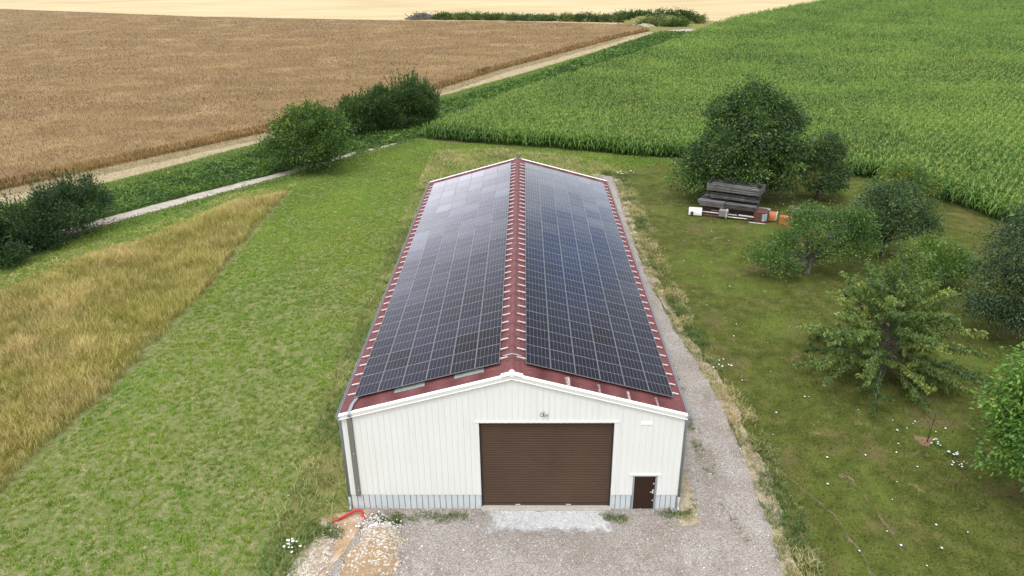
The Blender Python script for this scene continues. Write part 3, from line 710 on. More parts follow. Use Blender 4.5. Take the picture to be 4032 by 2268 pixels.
# ------------------------------------------------------------------ yard: hose, sand heap, stones
M['red_hose'] = simple('red_conduit', (.42, .012, .018), .4, 0, .12, 4)
b = MB()
P0 = np.array([(-7.0, -.62, .05), (-7.02, -.42, .19), (-7.18, -.22, .27), (-7.4, -.22, .27), (-7.7, -.38, .22), (-8.1, -.62, .13), (-8.45, -.82, .09)]); tt = np.linspace(0, 6, 60)
pts = np.stack([np.interp(tt, range(7), P0[:, k]) for k in range(3)], 1)
for _ in range(6): pts[1:-1] = (pts[:-2] + 2 * pts[1:-1] + pts[2:]) / 4
b.tube(pts, .062 + .007 * (np.arange(60) % 2), 10); tag(b.build('conduit_pipe', M['red_hose'], None, smooth=True), 'bent red corrugated conduit pipe lying at left front corner of the barn', 'pipe')


def heap(name, cx, cy, rx, ry, hgt, mat, label, rot=0.0, seed=1, n=70):
    g = np.linspace(-1.15, 1.15, n); X, Y = np.meshgrid(g, g, indexing='ij'); r = np.hypot(X, Y)
    wx = X * rx; wy = Y * ry; px = cx + wx * math.cos(rot) - wy * math.sin(rot); py = cy + wx * math.sin(rot) + wy * math.cos(rot)
    r2 = r + (vn(px, py, .7, seed) - .5) * .5
    z = np.clip(1 - r2 ** 2, 0, 1) ** .8 * hgt * (.75 + .5 * vn(px, py, .35, seed + 3)) - .04 * (r2 > .98) + .03
    b = MB(); b.grid(np.stack([px, py, z], 2), flip=False)
    o = b.build(name, mat, None, smooth=True); return tag(o, label, 'heap')


s = NT('sandy_heap'); v = s.co()
stn = s.sep(s.voro(13, v))[0]
sand = s.mix(s.noise(3, 5, .7), (.25, .165, .09), (.41, .30, .185))
stone = s.ramp(stn, [(.2, (.26, .21, .165)), (.8, (.56, .525, .475))])
px_, py_, pz_ = s.sep(v)
amt = s.math('ADD', s.math('MULTIPLY_ADD', py_, .20, .44), s.math('MULTIPLY', s.noise(1.1, 4, .6), .9))
c = s.mix(s.ramp(s.math('ADD', s.math('MULTIPLY', stn, .6), s.math('MULTIPLY', amt, .6)), [(.52, 0), (.64, 1)]), sand, stone)
M['sandy_heap'] = s.out(s.principled(c, .95, 0, s.bump(s.voro(13, v, 'Distance'), .9, .05), spec=.2))
heap('gravel_heap', -6.15, -3.0, 1.25, 2.5, .5, M['sandy_heap'], 'low heap of orange sand and white stones in front left of the barn', R(-14), 4)
heap('stone_spoil', -8.75, -3.3, .75, 1.9, .24, M['white_stone'], 'low bank of whitish broken stones left of the sandy trench', R(-16), 9)

s = NT('loose_stones'); c = s.ramp(s.attr('t'), [(0, (.20, .17, .15)), (.5, (.48, .44, .41)), (1, (.86, .84, .80))]); M['stones'] = s.out(s.principled(c, .9, spec=.25))


def stones(b, P, r, t):
    n = len(P); base = np.array([(1, 0, 0), (-1, 0, 0), (0, 1, 0), (0, -1, 0), (0, 0, 1), (0, 0, -1)], float)
    Fo = np.array([(0, 2, 4), (2, 1, 4), (1, 3, 4), (3, 0, 4), (2, 0, 5), (1, 2, 5), (3, 1, 5), (0, 3, 5)])
    V = base[None] * (r[:, None, None] * (1 + rng.random((n, 6, 1)) * .5 - .25)) * np.array([1, 1, .6]) + rng.normal(0, .25, (n, 6, 3)) * r[:, None, None]
    a = rng.random(n) * 6.28; ca, sa = np.cos(a)[:, None], np.sin(a)[:, None]
    V = np.stack([V[..., 0] * ca - V[..., 1] * sa, V[..., 0] * sa + V[..., 1] * ca, V[..., 2]], 2) + P[:, None]
    b.add(V.reshape(-1, 3), (np.arange(n)[:, None, None] * 6 + Fo).reshape(-1, 3), t=np.repeat(t, 6))


b = MB()
P = scatter(GRAVEL, 26, .045, far=40); P = P[vn(P[:, 0], P[:, 1], 1.1, 5) > .36]
stones(b, P, .022 + .02 * rng.random(len(P)) ** 2, np.clip(.46 + .26 * rng.normal(0, 1, len(P)), 0, 1))
def ell(n, cx, cy, rx, ry, rot): 
    u = rng.normal(0, .5, (n, 2)); x = u[:, 0] * rx; y = u[:, 1] * ry
    return np.stack([cx + x * math.cos(rot) - y * math.sin(rot), cy + x * math.sin(rot) + y * math.cos(rot), np.zeros(n) + .07], 1)
for (n, e, zz, tm) in ((520, (-6.25, -1.25, .9, .6, R(-14)), .26, .72), (420, (-8.7, -3.2, .9, 2.1, R(-16)), .16, .52), (300, (-7.0, -3.4, .28, 2.2, R(-14)), .16, .5), (240, (-5.9, -3.6, 1.2, 2.0, R(-14)), .36, .42)):
    P = ell(n, *e); P[:, 2] = zz * rng.random(n) ** .3
    stones(b, P, .028 + .035 * rng.random(n) ** 2, np.clip(tm + .24 * rng.normal(0, 1, n), 0, 1))
tag(b.build('gravel', M['stones']), 'loose pale stones scattered over the drive and the spoil heaps', 'gravel', None, 'stuff')

# ------------------------------------------------------------------ timber and scrap under the walnut tree
s = NT('grey_wood'); v = s.co()
g = s.noise(2.5, 6, .7, s.mapv(v, (.35, 6, 6)))
c = s.ramp(g, [(.30, (.03, .03, .03)), (.5, (.115, .113, .112)), (.70, (.27, .265, .265))])
c = s.mix(s.ramp(s.noise(1.1, 5, .7), [(.52, 0), (.75, .6)]), c, (.07, .062, .055))
oi_ = s.n('ShaderNodeObjectInfo').outputs['Random']; c = s.mix(1.0, c, s.ramp(oi_, [(0, (.45, .43, .41)), (.5, (1, 1, 1)), (1, (1.45, 1.43, 1.4))]), 'MULTIPLY')
M['grey_wood'] = s.out(s.principled(c, .9, 0, s.bump(g, .4, .01), spec=.2))
s = NT('brown_wood'); v = s.co(); g = s.noise(2.0, 6, .7, s.mapv(v, (.35, 6, 6)))
c = s.ramp(g, [(.3, (.045, .026, .02)), (.5, (.11, .07, .055)), (.72, (.22, .16, .13))]); M['brown_wood'] = s.out(s.principled(c, .9, spec=.2))
M['rust'] = simple('rusty_steel', (.105, .040, .030), .8, .0, .35, 4, 40, .3, (.19, .085, .05))
M['white_plastic'] = simple('white_plastic', (.66, .66, .64), .5, 0, .10, 3, dirt=(.38, .33, .28))
M['orange'] = simple('orange_plastic', (.44, .155, .05), .6, 0, .15, 3, dirt=(.35, .12, .04))
M['block'] = simple('concrete_block', (.22, .21, .205), .9, 0, .25, 6, 40, .4, (.18, .17, .16))
M['rag'] = simple('blue_grey_rag', (.36, .42, .46), .9, 0, .25, 8)

PA = R(-17)
pile_m = Matrix.Translation((20.55, 41.75, 0)) @ Matrix.Rotation(PA, 4, 'Z')
def place(o, x, y, z, rz_=0.0): o.matrix_world = pile_m @ Matrix.Translation((x, y, z)) @ Matrix.Rotation(rz_, 4, 'Z'); return o
def plank(parent, x0, x1, y, z, wy, hz, mat, name='plank', tilt=0.0):
    b = MB(); n = 12; b.box((0, 0, 0), (x1 - x0, wy, hz), mi=0)
    o = b.build(name, mat, parent, bevel=.012); o.location = ((x0 + x1) / 2, y, z); o.rotation_euler = (tilt, random.gauss(0, .006), random.gauss(0, .008)); return o

# bottom stack: dark brown beams
t = empty('timber_stack', (0, 0, 0), 'dark brown beams at the bottom of the timber pile under the walnut', 'timber stack'); place(t, 0, 0, 0, R(-7))
for k, (y_, z_) in enumerate(((-.05, .2), (.75, .2), (1.5, .2), (-.0, .62), (.8, .62), (1.5, .62))):
    plank(t, -2.75 + .1 * (k % 2), 2.75 - .15 * (k % 3), y_, z_, .6, .38, M['brown_wood'] if k < 3 else M['grey_wood'], 'beam')
plank(t, -2.6, 2.7, -.42, .78, .08, .1, M['rust'], 'steel_bar')
# middle stack: wide grey boards with bearers, two board lengths in front
t = empty('timber_stack', (0, 0, 0), 'weathered grey board stack in the middle of the pile, wider on its left', 'timber stack'); place(t, 0, 0, .86, R(-8))
for k in range(4): plank(t, -2.85 - .10 * k + .1 * random.random(), -.45, -.35 + .05 * k - .06, .07 + .125 * k, .75, .066, M['grey_wood'])
for k in range(4): plank(t, -.4, 2.45 + .16 * random.random(), -.36 + .04 * random.random(), .07 + .125 * k, .78, .066, M['grey_wood'] if k else M['brown_wood'])
for k in range(5): plank(t, -2.9, 2.5, .4 + .02 * k, .07 + .11 * k, .7, .085, M['grey_wood'])
for k in range(5): plank(t, -2.8, 2.5, 1.25, .07 + .11 * k, .75, .085, M['grey_wood'])
# third stack
t = empty('timber_stack', (0, 0, 0), 'narrow weathered grey plank stack directly beneath the topmost wooden tray', 'timber stack'); place(t, .45, .35, 1.50, R(-10))
for x_ in (-1.6, .2, 1.7): plank(t, x_ - .06, x_ + .06, .35, .06, 1.7, .1, M['grey_wood'], 'bearer')
for k in range(4):
    for y_ in (-.35, .35, 1.05): plank(t, -2.15 - .2 * random.random(), 2.0 + .25 * random.random(), y_ - .05 * random.random(), .17 + .135 * k, .60, .075, M['grey_wood'] if random.random() < .8 else M['brown_wood'])
for x_ in (-1.3, 1.3): plank(t, x_ - .06, x_ + .06, .35, .70, 1.7, .1, M['grey_wood'], 'bearer')
# top tray with side boards
t = empty('wooden_tray', (0, 0, 0), 'grey slatted wooden tray with raised sides lying on top of the pile', 'tray', 0); place(t, .3, .45, 2.36, R(-11))
for k in range(3): plank(t, -2.5, 2.5, -.45 + .65 * k + .1, .06, .6, .09, M['grey_wood'])
for k in range(3): plank(t, -2.55, 2.45, -.82, .09 + .215 * k, .07, .19, M['grey_wood'])
for k in range(3): plank(t, -2.55, 2.5, 1.25, .12 + .215 * k, .07, .19, M['grey_wood'])
b = MB()
for k in range(3): b.box((2.52, .2, .13 + .215 * k), (.07, 2.0, .19)); b.box((-2.57, .2, .10 + .215 * k), (.07, 2.0, .19))
b.build('end_board', M['grey_wood'], t, bevel=.012)
for x_ in (-1.9, 2.3): plank(t, x_ - .07, x_ + .07, -.88, .3, .07, .62, M['grey_wood'], 'post')
for k in range(5): plank(t, -2.3, 2.2 - .1 * k, -.5 + .36 * k, .5 + .05 * (k % 2), .30, .06, M['grey_wood'], 'loose_board')
# rails and poles lying in front
def pole(name, a, bb, r, mat, label, cat, k=8, sq=False):
    q = MB()
    if sq:
        a = np.array(a); bb = np.array(bb); d = bb - a; ln = np.linalg.norm(d); X = d / ln; Y = unit(np.cross((0, 0, 1), X)); Z = np.cross(X, Y)
        q.box((a + bb) / 2, (ln, r * 2, r * 1.4), np.stack([X, Y, Z], 1))
    else: q.tube([a, bb], r, k)
    o = q.build(name, mat, None, smooth=not sq, bevel=.006 if sq else 0); o.matrix_world = pile_m; return tag(o, label, cat)
pole('steel_beam', (-3.2, -1.0, .14), (3.9, -1.15, .14), .09, M['rust'], 'long rusty steel beam lying along the front foot of the timber pile', 'beam', sq=True)
pole('wood_beam', (-3.1, -.72, .28), (3.6, -.75, .2), .1, M['brown_wood'], 'long dark wooden beam between rusty steel beam and timber pile', 'beam', sq=True)
pole('white_pole', (-2.6, -.85, .42), (.7, -.95, .36), .05, M['white_plastic'], 'long white pole running from the white barrel to the strapped block', 'pole')
pole('short_pole', (-.2, -1.22, .22), (1.7, -1.3, .2), .055, M['white_plastic'], 'short white pole lying before the strapped concrete block', 'pole')
pole('white_board', (.9, -.95, .4), (3.0, -1.2, .38), .07, M['white_plastic'], 'whitish board lying right of the strapped concrete block', 'board', sq=True)
pole('dirty_board', (-1.7, -.7, .55), (-.1, -.75, .5), .09, M['brown_wood'], 'short brown board leaning behind the white pole on the pile', 'board', sq=True)
pole('thin_pipe', (1.9, -1.75, .05), (3.4, -1.85, .05), .045, M['white_plastic'], 'thin pale pipe lying on the grass before the rusty drum', 'pipe')
# halved white barrel lying on its side
q = MB(); an = np.linspace(-.15, math.pi * .98, 16); G = []
for r_ in (.52, .49): G.append([[(xx, r_ * math.cos(a) * 1.05, .08 + r_ * 1.25 * math.sin(a)) for a in an] for xx in (-.62, -.3, .3, .62)])
q.grid(G[0]); q.grid(G[1], flip=True)
for xx in (-.62, .62): q.add([(xx, .52 * 1.05 * math.cos(a), .08 + .65 * math.sin(a)) for a in an] + [(xx, .49 * 1.05 * math.cos(a), .08 + .49 * 1.25 * math.sin(a)) for a in an], [(i, i + 1, 17 + i, 16 + i) for i in range(15)])
o = q.build('barrel_shell', M['white_plastic'], None, smooth=True); place(o, -3.2, -.75, 0, R(4)); tag(o, 'white half barrel shell lying at left end of the timber pile', 'barrel')
q = MB(); q.box((-.3, -.545, .3), (.28, .03, .34)); q.build('patch', M['rust'], o)
# strapped block
t = empty('concrete_block', (0, 0, 0), 'squarish grey concrete block with a pale strap before the timber pile', 'block'); place(t, -.5, -1.15, .22, R(-4))
q = MB(); q.box((0, 0, .33), (.86, .62, .66)); q.build('block_body', M['block'], t, bevel=.05)
q = MB(); q.box((.28, -.32, .28), (.07, .02, .75)); q.box((.28, 0, .668), (.07, .66, .02)); q.build('strap', M['white_plastic'], t)
# rusty drum with a rag
t = empty('steel_drum', (0, 0, 0), 'rusty brown steel drum with a blue grey rag hanging on it', 'drum'); place(t, 2.95, -1.0, 0)
q = MB(); prof = [(.0, .02), (.66, .02), (.70, .06), (.69, .33), (.715, .36), (.69, .39), (.69, .68), (.715, .71), (.69, .74), (.69, 1.02), (.71, 1.06), (.66, 1.06), (.64, 1.0), (0, 1.0)]
an = np.linspace(0, 2 * math.pi, 33); q.grid([[(r_ * math.cos(a), r_ * math.sin(a), z_) for r_, z_ in prof] for a in an], flip=False); q.build('drum_body', M['rust'], t, smooth=False)
q = MB(); aa = np.linspace(R(-85), R(-45), 7); G = [[((.735 + .02 * math.sin(9 * a)) * math.cos(a), (.735 + .02 * math.sin(7 * a)) * math.sin(a), z_ + .04 * math.sin(11 * a)) for a in aa] for z_ in (.25, .5, .8, .98)]
q.grid(G); q.grid([[(x * .98, y * .98, z) for x, y, z in r_] for r_ in G], flip=True); q.build('rag', M['rag'], t, smooth=True)
# orange shell, orange crate, hollow block
q = MB(); an = np.linspace(0, math.pi * .75, 12); G = [[(xx, -.55 * math.cos(a) * .9, .12 + .75 * math.sin(a)) for a in an] for xx in (-.5, .5)]
q.grid(G); q.grid([[(x, y * .94, z * .96) for x, y, z in r_] for r_ in G], flip=True); q.box((.5, 0, .5), (.05, .9, .3)); o = q.build('plastic_shell', M['orange'], None, smooth=True); place(o, 3.85, -.35, 0, R(-8)); tag(o, 'curved orange plastic shell with pale rim behind the rusty drum', 'shell')
q = MB(); an2 = np.linspace(0, math.pi * .75, 12); q.tube([(.53, -.5 * math.cos(a), .12 + .76 * math.sin(a)) for a in an2], .04, 6); q.build('rim', M['white_plastic'], o, smooth=True)
t = empty('orange_crate', (0, 0, 0), 'open orange plastic crate alone on grass right of the rusty drum', 'crate'); place(t, 5.1, -1.35, 0, R(-10))
q = MB(); q.box((0, 0, .05), (.95, .7, .08)); q.box((-.46, 0, .42), (.04, .7, .8)); q.box((.46, 0, .42), (.04, .7, .8)); q.box((0, -.34, .42), (.9, .04, .8)); q.box((0, .34, .42), (.9, .04, .8)); q.box((-.1, 0, .80), (.7, .66, .03)); q.build('crate_body', M['orange'], t, bevel=.02)
q = MB(); q.box((.25, -.1, .84), (.16, .12, .05)); q.build('white_cap', M['white_plastic'], t)
q = MB(); q.tube([(.3, .3, .8), (.5, .5, 1.0), (.55, .2, .7), (.6, -.2, .5)], .015, 5); q.build('cord', M['white_plastic'], t)
t = empty('hollow_block', (0, 0, 0), 'pale hollow concrete block with four holes standing behind the rusty drum', 'block'); place(t, 3.15, .55, .55, R(-12))
q = MB()
for x_ in (-.5, 0, .5): q.box((x_, 0, .1), (.12, .8, .2))
for y_ in (-.34, 0, .34): q.box((0, y_, .1), (.9, .12, .196))
q.build('block_web', M['concrete'], t, bevel=.01)
q = MB(); q.box((0, 0, .27), (1.0, .75, .54)); o = q.build('orange_box', M['orange'], None, bevel=.02); place(o, 3.15, .55, .0, R(-12)); tag(o, 'orange box under the hollow concrete block behind the drum', 'box')
# second, lower and darker timber heap under the hawthorn
t = empty('timber_heap', (0, 0, 0), 'dark scattered old boards and posts in shade under the hawthorn', 'timber heap'); place(t, 7.6, 1.9, 0, R(-6))
for k in range(16): o = plank(t, -1.9 + .25 * random.random(), 1.6 + .4 * random.random(), -.6 + .16 * k * .6, .12 + .1 * (k % 5), .26, .09, M['brown_wood'] if k % 3 else M['grey_wood']); o.rotation_euler.z = random.gauss(0, .12)
for k in range(3): plank(t, -1.6 + 1.2 * k, -1.4 + 1.2 * k, -.65, .4, .12, .75, M['grey_wood'], 'post')
t = empty('timber_heap', (0, 0, 0), 'small brown heap of rotten wood between hawthorn and grey fruit tree', 'timber heap'); place(t, 13.2, 1.3, 0, R(20))
for k in range(9): o = plank(t, -.7, .6, -.3 + .08 * k, .1 + .08 * (k % 4), .2, .09, M['brown_wood']); o.rotation_euler = (random.gauss(0, .2), random.gauss(0, .15), random.gauss(0, .7))
q = MB(); q.box((0, 0, .14), (.55, .4, .28)); q.box((0, 0, .29), (.58, .43, .03)); o = q.build('white_tub', M['white_plastic'], None, bevel=.04); place(o, 9.2, .1, 0, R(15)); tag(o, 'small white plastic tub lying in grass before the dark board heap', 'tub')
#PART4
# ------------------------------------------------------------------ trees and shrubs
M['bark'] = simple('bark', (.095, .075, .06), .95, 0, .35, 5, 30, .6, (.16, .15, .14), spec=.1)
M['bark_grey'] = simple('bark_grey', (.17, .15, .14), .95, 0, .35, 5, 30, .6, spec=.1)
LF = {
 'walnut': foliage('walnut_leaf', [(0, (.010, .027, .007)), (.45, (.026, .062, .014)), (.8, (.055, .115, .024)), (1, (.12, .19, .045))], gain=1.35, tint=(1.12, 1.06, .74)),
 'round': foliage('round_tree_leaf', [(0, (.012, .035, .006)), (.45, (.032, .082, .012)), (.8, (.085, .155, .018)), (1, (.19, .26, .03))], gain=1.25, tint=(1.12, 1.06, .74)),
 'willow': foliage('bush_leaf', [(0, (.012, .030, .009)), (.5, (.027, .055, .018)), (.85, (.05, .09, .028)), (1, (.10, .15, .045))], gain=1.85, tint=(1.12, 1.06, .74)),
 'hedge': foliage('hedge_leaf', [(0, (.008, .021, .009)), (.5, (.017, .040, .016)), (.85, (.033, .068, .025)), (1, (.07, .12, .04))], gain=1.75, tint=(1.12, 1.06, .74)),
 'hawthorn': foliage('hawthorn_leaf', [(0, (.012, .032, .012)), (.5, (.026, .060, .020)), (.85, (.06, .10, .025)), (1, (.15, .17, .03))], gain=1.5, tint=(1.12, 1.06, .74)),
 'yellow': foliage('yellowish_leaf', [(0, (.018, .045, .010)), (.5, (.045, .095, .018)), (.8, (.11, .16, .025)), (1, (.24, .23, .03))], gain=1.6, tint=(1.12, 1.06, .74)),
 'apple': foliage('grey_green_leaf', [(0, (.016, .036, .016)), (.5, (.036, .072, .030)), (.85, (.075, .125, .055)), (1, (.14, .19, .09))], gain=1.5, tint=(1.12, 1.06, .74)),
 'plum': foliage('plum_leaf', [(0, (.014, .038, .008)), (.5, (.035, .085, .017)), (.85, (.085, .15, .03)), (1, (.15, .22, .05))], gain=1.6, tint=(1.12, 1.06, .74)),
 'cherry': foliage('cherry_leaf', [(0, (.030, .060, .016)), (.5, (.068, .120, .030)), (.85, (.13, .19, .052)), (1, (.22, .26, .09))], gain=1.45, tint=(1.12, 1.06, .74)),
 'dark': foliage('dark_cherry_leaf', [(0, (.008, .022, .010)), (.5, (.018, .042, .018)), (.85, (.045, .080, .032)), (1, (.12, .15, .06))], gain=1.55, tint=(1.12, 1.06, .74)),
 'bright': foliage('bright_walnut_leaf', [(0, (.030, .085, .012)), (.5, (.070, .165, .026)), (.85, (.13, .245, .045)), (1, (.22, .32, .08))], gain=1.25, tint=(1.12, 1.06, .74)),
 'scrub': foliage('scrub_leaf', [(0, (.025, .055, .018)), (.5, (.055, .10, .032)), (.85, (.11, .15, .06)), (1, (.19, .19, .09))], gain=1.4, tint=(1.12, 1.06, .74)),
}


def limbs(b, base, tips, r0, htrunk, lean=(0, 0), k=7):
    """tapered trunk and curving limbs to the clump centres"""
    base = np.array(base, float); top = base + np.array([lean[0], lean[1], htrunk])
    b.tube([base + (0, 0, -.1), base + (0, 0, .12), (base + top) / 2 + (r0 * .3, -r0 * .2, 0), top], [r0 * 1.45, r0 * 1.15, r0 * .95, r0 * .8], k + 2)
    for tp in tips:
        d = tp - top; ln = np.linalg.norm(d)
        if ln < .3: continue
        s = top - np.array([0, 0, htrunk * .25 * rng.random()])
        p1 = s + d * .33 + rng.normal(0, .07 * ln, 3) + (0, 0, .08 * ln); p2 = s + d * .68 + rng.normal(0, .07 * ln, 3) + (0, 0, .07 * ln)
        r = r0 * (.28 + .25 * rng.random())
        b.tube([s, p1, p2, tp], [r, r * .7, r * .42, r * .12], 5, cap=False)


def crown_leaves(lobes, n_cl, per, cr, ll, lw, zmin=.3, droop=.2, shell=.55, seed=1, tb=.45, tv=.2, yellow=0.0, up=0.0, lump=4):
    """lobes: (x,y,z,rx,ry,rz,weight); leaf clumps through the volume, thickest near the outside"""
    lobes = np.asarray(lobes, float); sub_ = []
    for q in lobes:      # knobs standing out of every lobe
        for _ in range(lump):
            d = unit(rng.normal(0, 1, 3)); d[2] = abs(d[2]) * .9 - .25
            sub_.append(np.r_[q[:3] + d * q[3:6] * .95, np.maximum(q[3:6] * (.24 + .20 * rng.random()), .5), q[6] * .20])
    lobes = lobes.copy(); lobes[:, 3:6] *= .87
    if sub_: lobes = np.concatenate([lobes, sub_])
    pw = lobes[:, 6] / lobes[:, 6].sum()
    li = rng.choice(len(lobes), n_cl, p=pw); u = unit(rng.normal(0, 1, (n_cl, 3))); lo = lobes[li]
    bump = 1 + .46 * (vn(u[:, 0] * 3 + li, u[:, 1] * 3 + u[:, 2] * 2.3, 1.0, seed, 3) - .5) * 2
    rr = (shell + (1 - shell) * rng.random(n_cl) ** .7) * bump
    cc = lo[:, :3] + u * rr[:, None] * lo[:, 3:6]
    keep = cc[:, 2] > zmin; cc = cc[keep]; u = u[keep]; lo = lo[keep]
    t0 = np.clip(tb + tv * rng.normal(0, 1, len(cc)), 0.02, .95)
    if yellow: t0 = np.where(rng.random(len(cc)) < yellow, np.clip(t0 + .4, 0, 1), t0)
    C = np.repeat(cc, per, 0); O = rng.normal(0, 1, (len(C), 3)) * np.array([1, 1, .75]) * cr * np.repeat(.6 + .8 * rng.random(len(cc)), per)[:, None]
    P = C + O; P[:, 2] = np.maximum(P[:, 2], .08)
    D = unit(O) * .7 + np.repeat(u, per, 0) * .5 + rng.normal(0, .45, P.shape); D[:, 2] += up - droop
    t = np.clip(np.repeat(t0, per) + rng.normal(0, .13, len(P)), 0, 1)
    b = MB(); L_ = ll * (.65 + .7 * rng.random(len(P)))
    leaves(b, P, L_, L_ * lw, D, t)
    return b, cc


def tree(name, label, cat, base, lobes, leaf, n_cl, per, cr, ll, lw, r0, htr, bark='bark', group=None, nl=16, extra=None, **kw):
    t = empty(name, (base[0], base[1], 0), label, cat, 0, group)
    lb = [(a[0] - base[0], a[1] - base[1]) + tuple(a[2:]) for a in lobes]
    b, cc = crown_leaves(lb, n_cl, per, cr, ll, lw, **kw)
    if extra is not None: extra(b)
    w_ = MB(); idx = rng.choice(len(cc), min(nl, len(cc)), replace=False)
    tips = cc[idx] * np.array([.82, .82, .9])
    limbs(w_, (0, 0, 0), tips, r0, htr)
    w_.build('trunk', M[bark], t, smooth=True); b.build('crown', LF[leaf], t)
    return t


def shoots(b, n, lobes, length, per, ll, lw, spread=.35, tb=.5):
    """upright leafy twigs standing out of a crown"""
    lobes = np.asarray(lobes, float); li = rng.integers(0, len(lobes), n); lo = lobes[li]; u = unit(rng.normal(0, 1, (n, 3))); u[:, 2] = np.abs(u[:, 2]) * 1.0 + .05
    P0 = lo[:, :3] + u * lo[:, 3:6] * .86; ln = length * (.5 + rng.random(n)); d = unit(u * spread + np.array([0, 0, 1]) + rng.normal(0, .2, (n, 3)))
    k = np.repeat(np.arange(n), per); s = rng.random(len(k))
    P = P0[k] + d[k] * (s * ln[k])[:, None]; D = d[k] * .8 + unit(rng.normal(0, 1, (len(k), 3))) * .6
    L_ = ll * (.7 + .6 * rng.random(len(k))); leaves(b, P, L_, L_ * lw, D, np.clip(tb + .2 * rng.normal(0, 1, len(k)), 0, 1))


def branch_tree(name, label, cat, base, leaf, nb, blen, z0, z1, htr, r0, per, ll, lw, el=(-.05, .9), bark='bark_grey', twigs=5, hang=.75, squash=1.0, top=1.0, tv=.25):
    """open crown of long radiating branches with leaves hanging from twigs along them"""
    t = empty(name, (base[0], base[1], 0), label, cat)
    w_ = MB(); b = MB()
    w_.tube([(0, 0, -.1), (0, 0, .15), (.05, -.04, htr * .5), (.0, .03, htr), (.1, .1, z1)], [r0 * 1.4, r0 * 1.1, r0, r0 * .8, r0 * .15], 9)
    for i in range(nb):
        f = (i + rng.random() * .6) / nb; az = i * 2.39996 + rng.normal(0, .2); e = el[0] + (el[1] - el[0]) * f ** 1.4
        zs_ = z0 + (z1 - z0) * f * .75; ln = blen * (1 - .38 * f * top) * (.76 + .34 * rng.random())
        d = np.array([math.cos(az) * math.cos(e), math.sin(az) * math.cos(e) * squash, math.sin(e)])
        ss_ = np.linspace(0, 1, 9); side = np.array([-d[1], d[0], 0]) * rng.normal(0, .1)
        path = np.array([0, 0, zs_]) + ss_[:, None] * d * ln + (ss_ ** 2)[:, None] * side * ln + np.stack([0 * ss_, 0 * ss_, (.10 * np.sin(ss_ * 2.4) - .10 * ss_ ** 2) * ln], 1)
        rb = r0 * (.32 - .12 * f); w_.tube(path, rb * (1 - .88 * ss_), 5, cap=False)
        t0 = np.clip(.5 + tv * rng.normal(), .05, .95)
        runs = [(path, ss_, .22, int(per * ln / blen))]
        for k in range(twigs):
            s_ = .25 + .65 * (k + rng.random()) / twigs; p = np.array([np.interp(s_, ss_, path[:, q]) for q in range(3)])
            td = unit(d * .6 + np.array([-d[1], d[0], 0]) * rng.choice([-1, 1]) * .8 + rng.normal(0, .25, 3) + (0, 0, .12)); tl = ln * (.24 - .13 * s_) * (.7 + .7 * rng.random())
            q_ = np.linspace(0, 1, 5); tp = p + q_[:, None] * td * tl + np.stack([0 * q_, 0 * q_, -.12 * q_ ** 2 * tl], 1)
            w_.tube(tp, rb * .25 * (1 - .85 * q_), 4, cap=False); runs.append((tp, q_, .1, int(per * .62 * tl / ln * 2.2)))
        for pth, q_, lo_, n_ in runs:
            s_ = lo_ + (1 - lo_) * rng.random(max(n_, 4)); P = np.stack([np.interp(s_, q_, pth[:, q]) for q in range(3)], 1) + rng.normal(0, .07, (len(s_), 3))
            D = rng.normal(0, .55, P.shape) + d * .35 + np.array([0, 0, -hang]); L_ = ll * (.7 + .6 * rng.random(len(P)))
            leaves(b, P, L_, L_ * lw, D, np.clip(t0 + .16 * rng.normal(0, 1, len(P)), 0, 1))
    w_.build('trunk', M[bark], t, smooth=True); b.build('crown', LF[leaf], t); return t


# big walnut behind the timber pile
tree('walnut_tree', 'large dark green walnut tree with its crown spreading over the timber pile', 'tree', (24.3, 47.8),
     [(23.0, 47.6, 6.6, 4.9, 4.6, 4.6, 4), (20.3, 46.9, 4.4, 4.0, 3.6, 3.3, 2.6), (25.6, 48.2, 6.2, 3.4, 4.0, 4.0, 2.2), (23.9, 48.3, 9.2, 2.4, 2.6, 2.7, 1.4), (26.9, 48.0, 8.0, 1.9, 2.0, 1.7, .8), (24.0, 44.9, 4.9, 4.0, 2.6, 2.6, 2.0), (18.2, 47.0, 3.0, 2.4, 2.6, 1.9, 1.0), (26.0, 45.2, 3.2, 2.2, 2.2, 2.4, 1.0), (21.4, 47.8, 8.2, 2.6, 2.8, 2.4, 1.2), (20.9, 43.9, 3.9, 1.6, 1.0, .8, .4), (19.6, 45.4, 2.2, 2.6, 1.4, 1.8, 1), (22.2, 43.3, 3.9, 1.5, .8, .7, .35)],
     'walnut', 1300, 44, .40, .28, .48, .38, 2.4, nl=34, zmin=.35, droop=.35, shell=.62, seed=3, tb=.48, tv=.28, lump=8)
tree('hawthorn_tree', 'dark hawthorn with a yellow tinged top growing right of the big walnut', 'tree', (30.7, 46.6),
     [(30.6, 46.6, 3.1, 2.5, 2.4, 2.9, 3), (31.2, 47.2, 5.3, 1.7, 1.7, 1.8, 1.4), (32.1, 46.0, 2.2, 1.5, 1.6, 1.9, 1)], 'hawthorn', 520, 30, .30, .17, .6, .16, 1.2, zmin=.2, droop=.1, seed=5, tb=.42, tv=.2, yellow=.08)
tree('small_tree', 'low yellowish green hawthorn standing alone before the corn edge', 'tree', (38.3, 44.6),
     [(38.3, 44.6, 2.2, 2.9, 2.4, 2.0, 3), (38.6, 44.8, 3.1, 1.6, 1.5, 1.2, 1), (36.4, 44.9, 1.5, 1.4, 1.3, 1.0, .7), (40.2, 44.2, 1.6, 1.3, 1.3, 1.1, .7)], 'yellow', 420, 30, .28, .17, .6, .13, .9, zmin=.15, droop=.05, seed=7, tb=.42, tv=.2, yellow=.1)
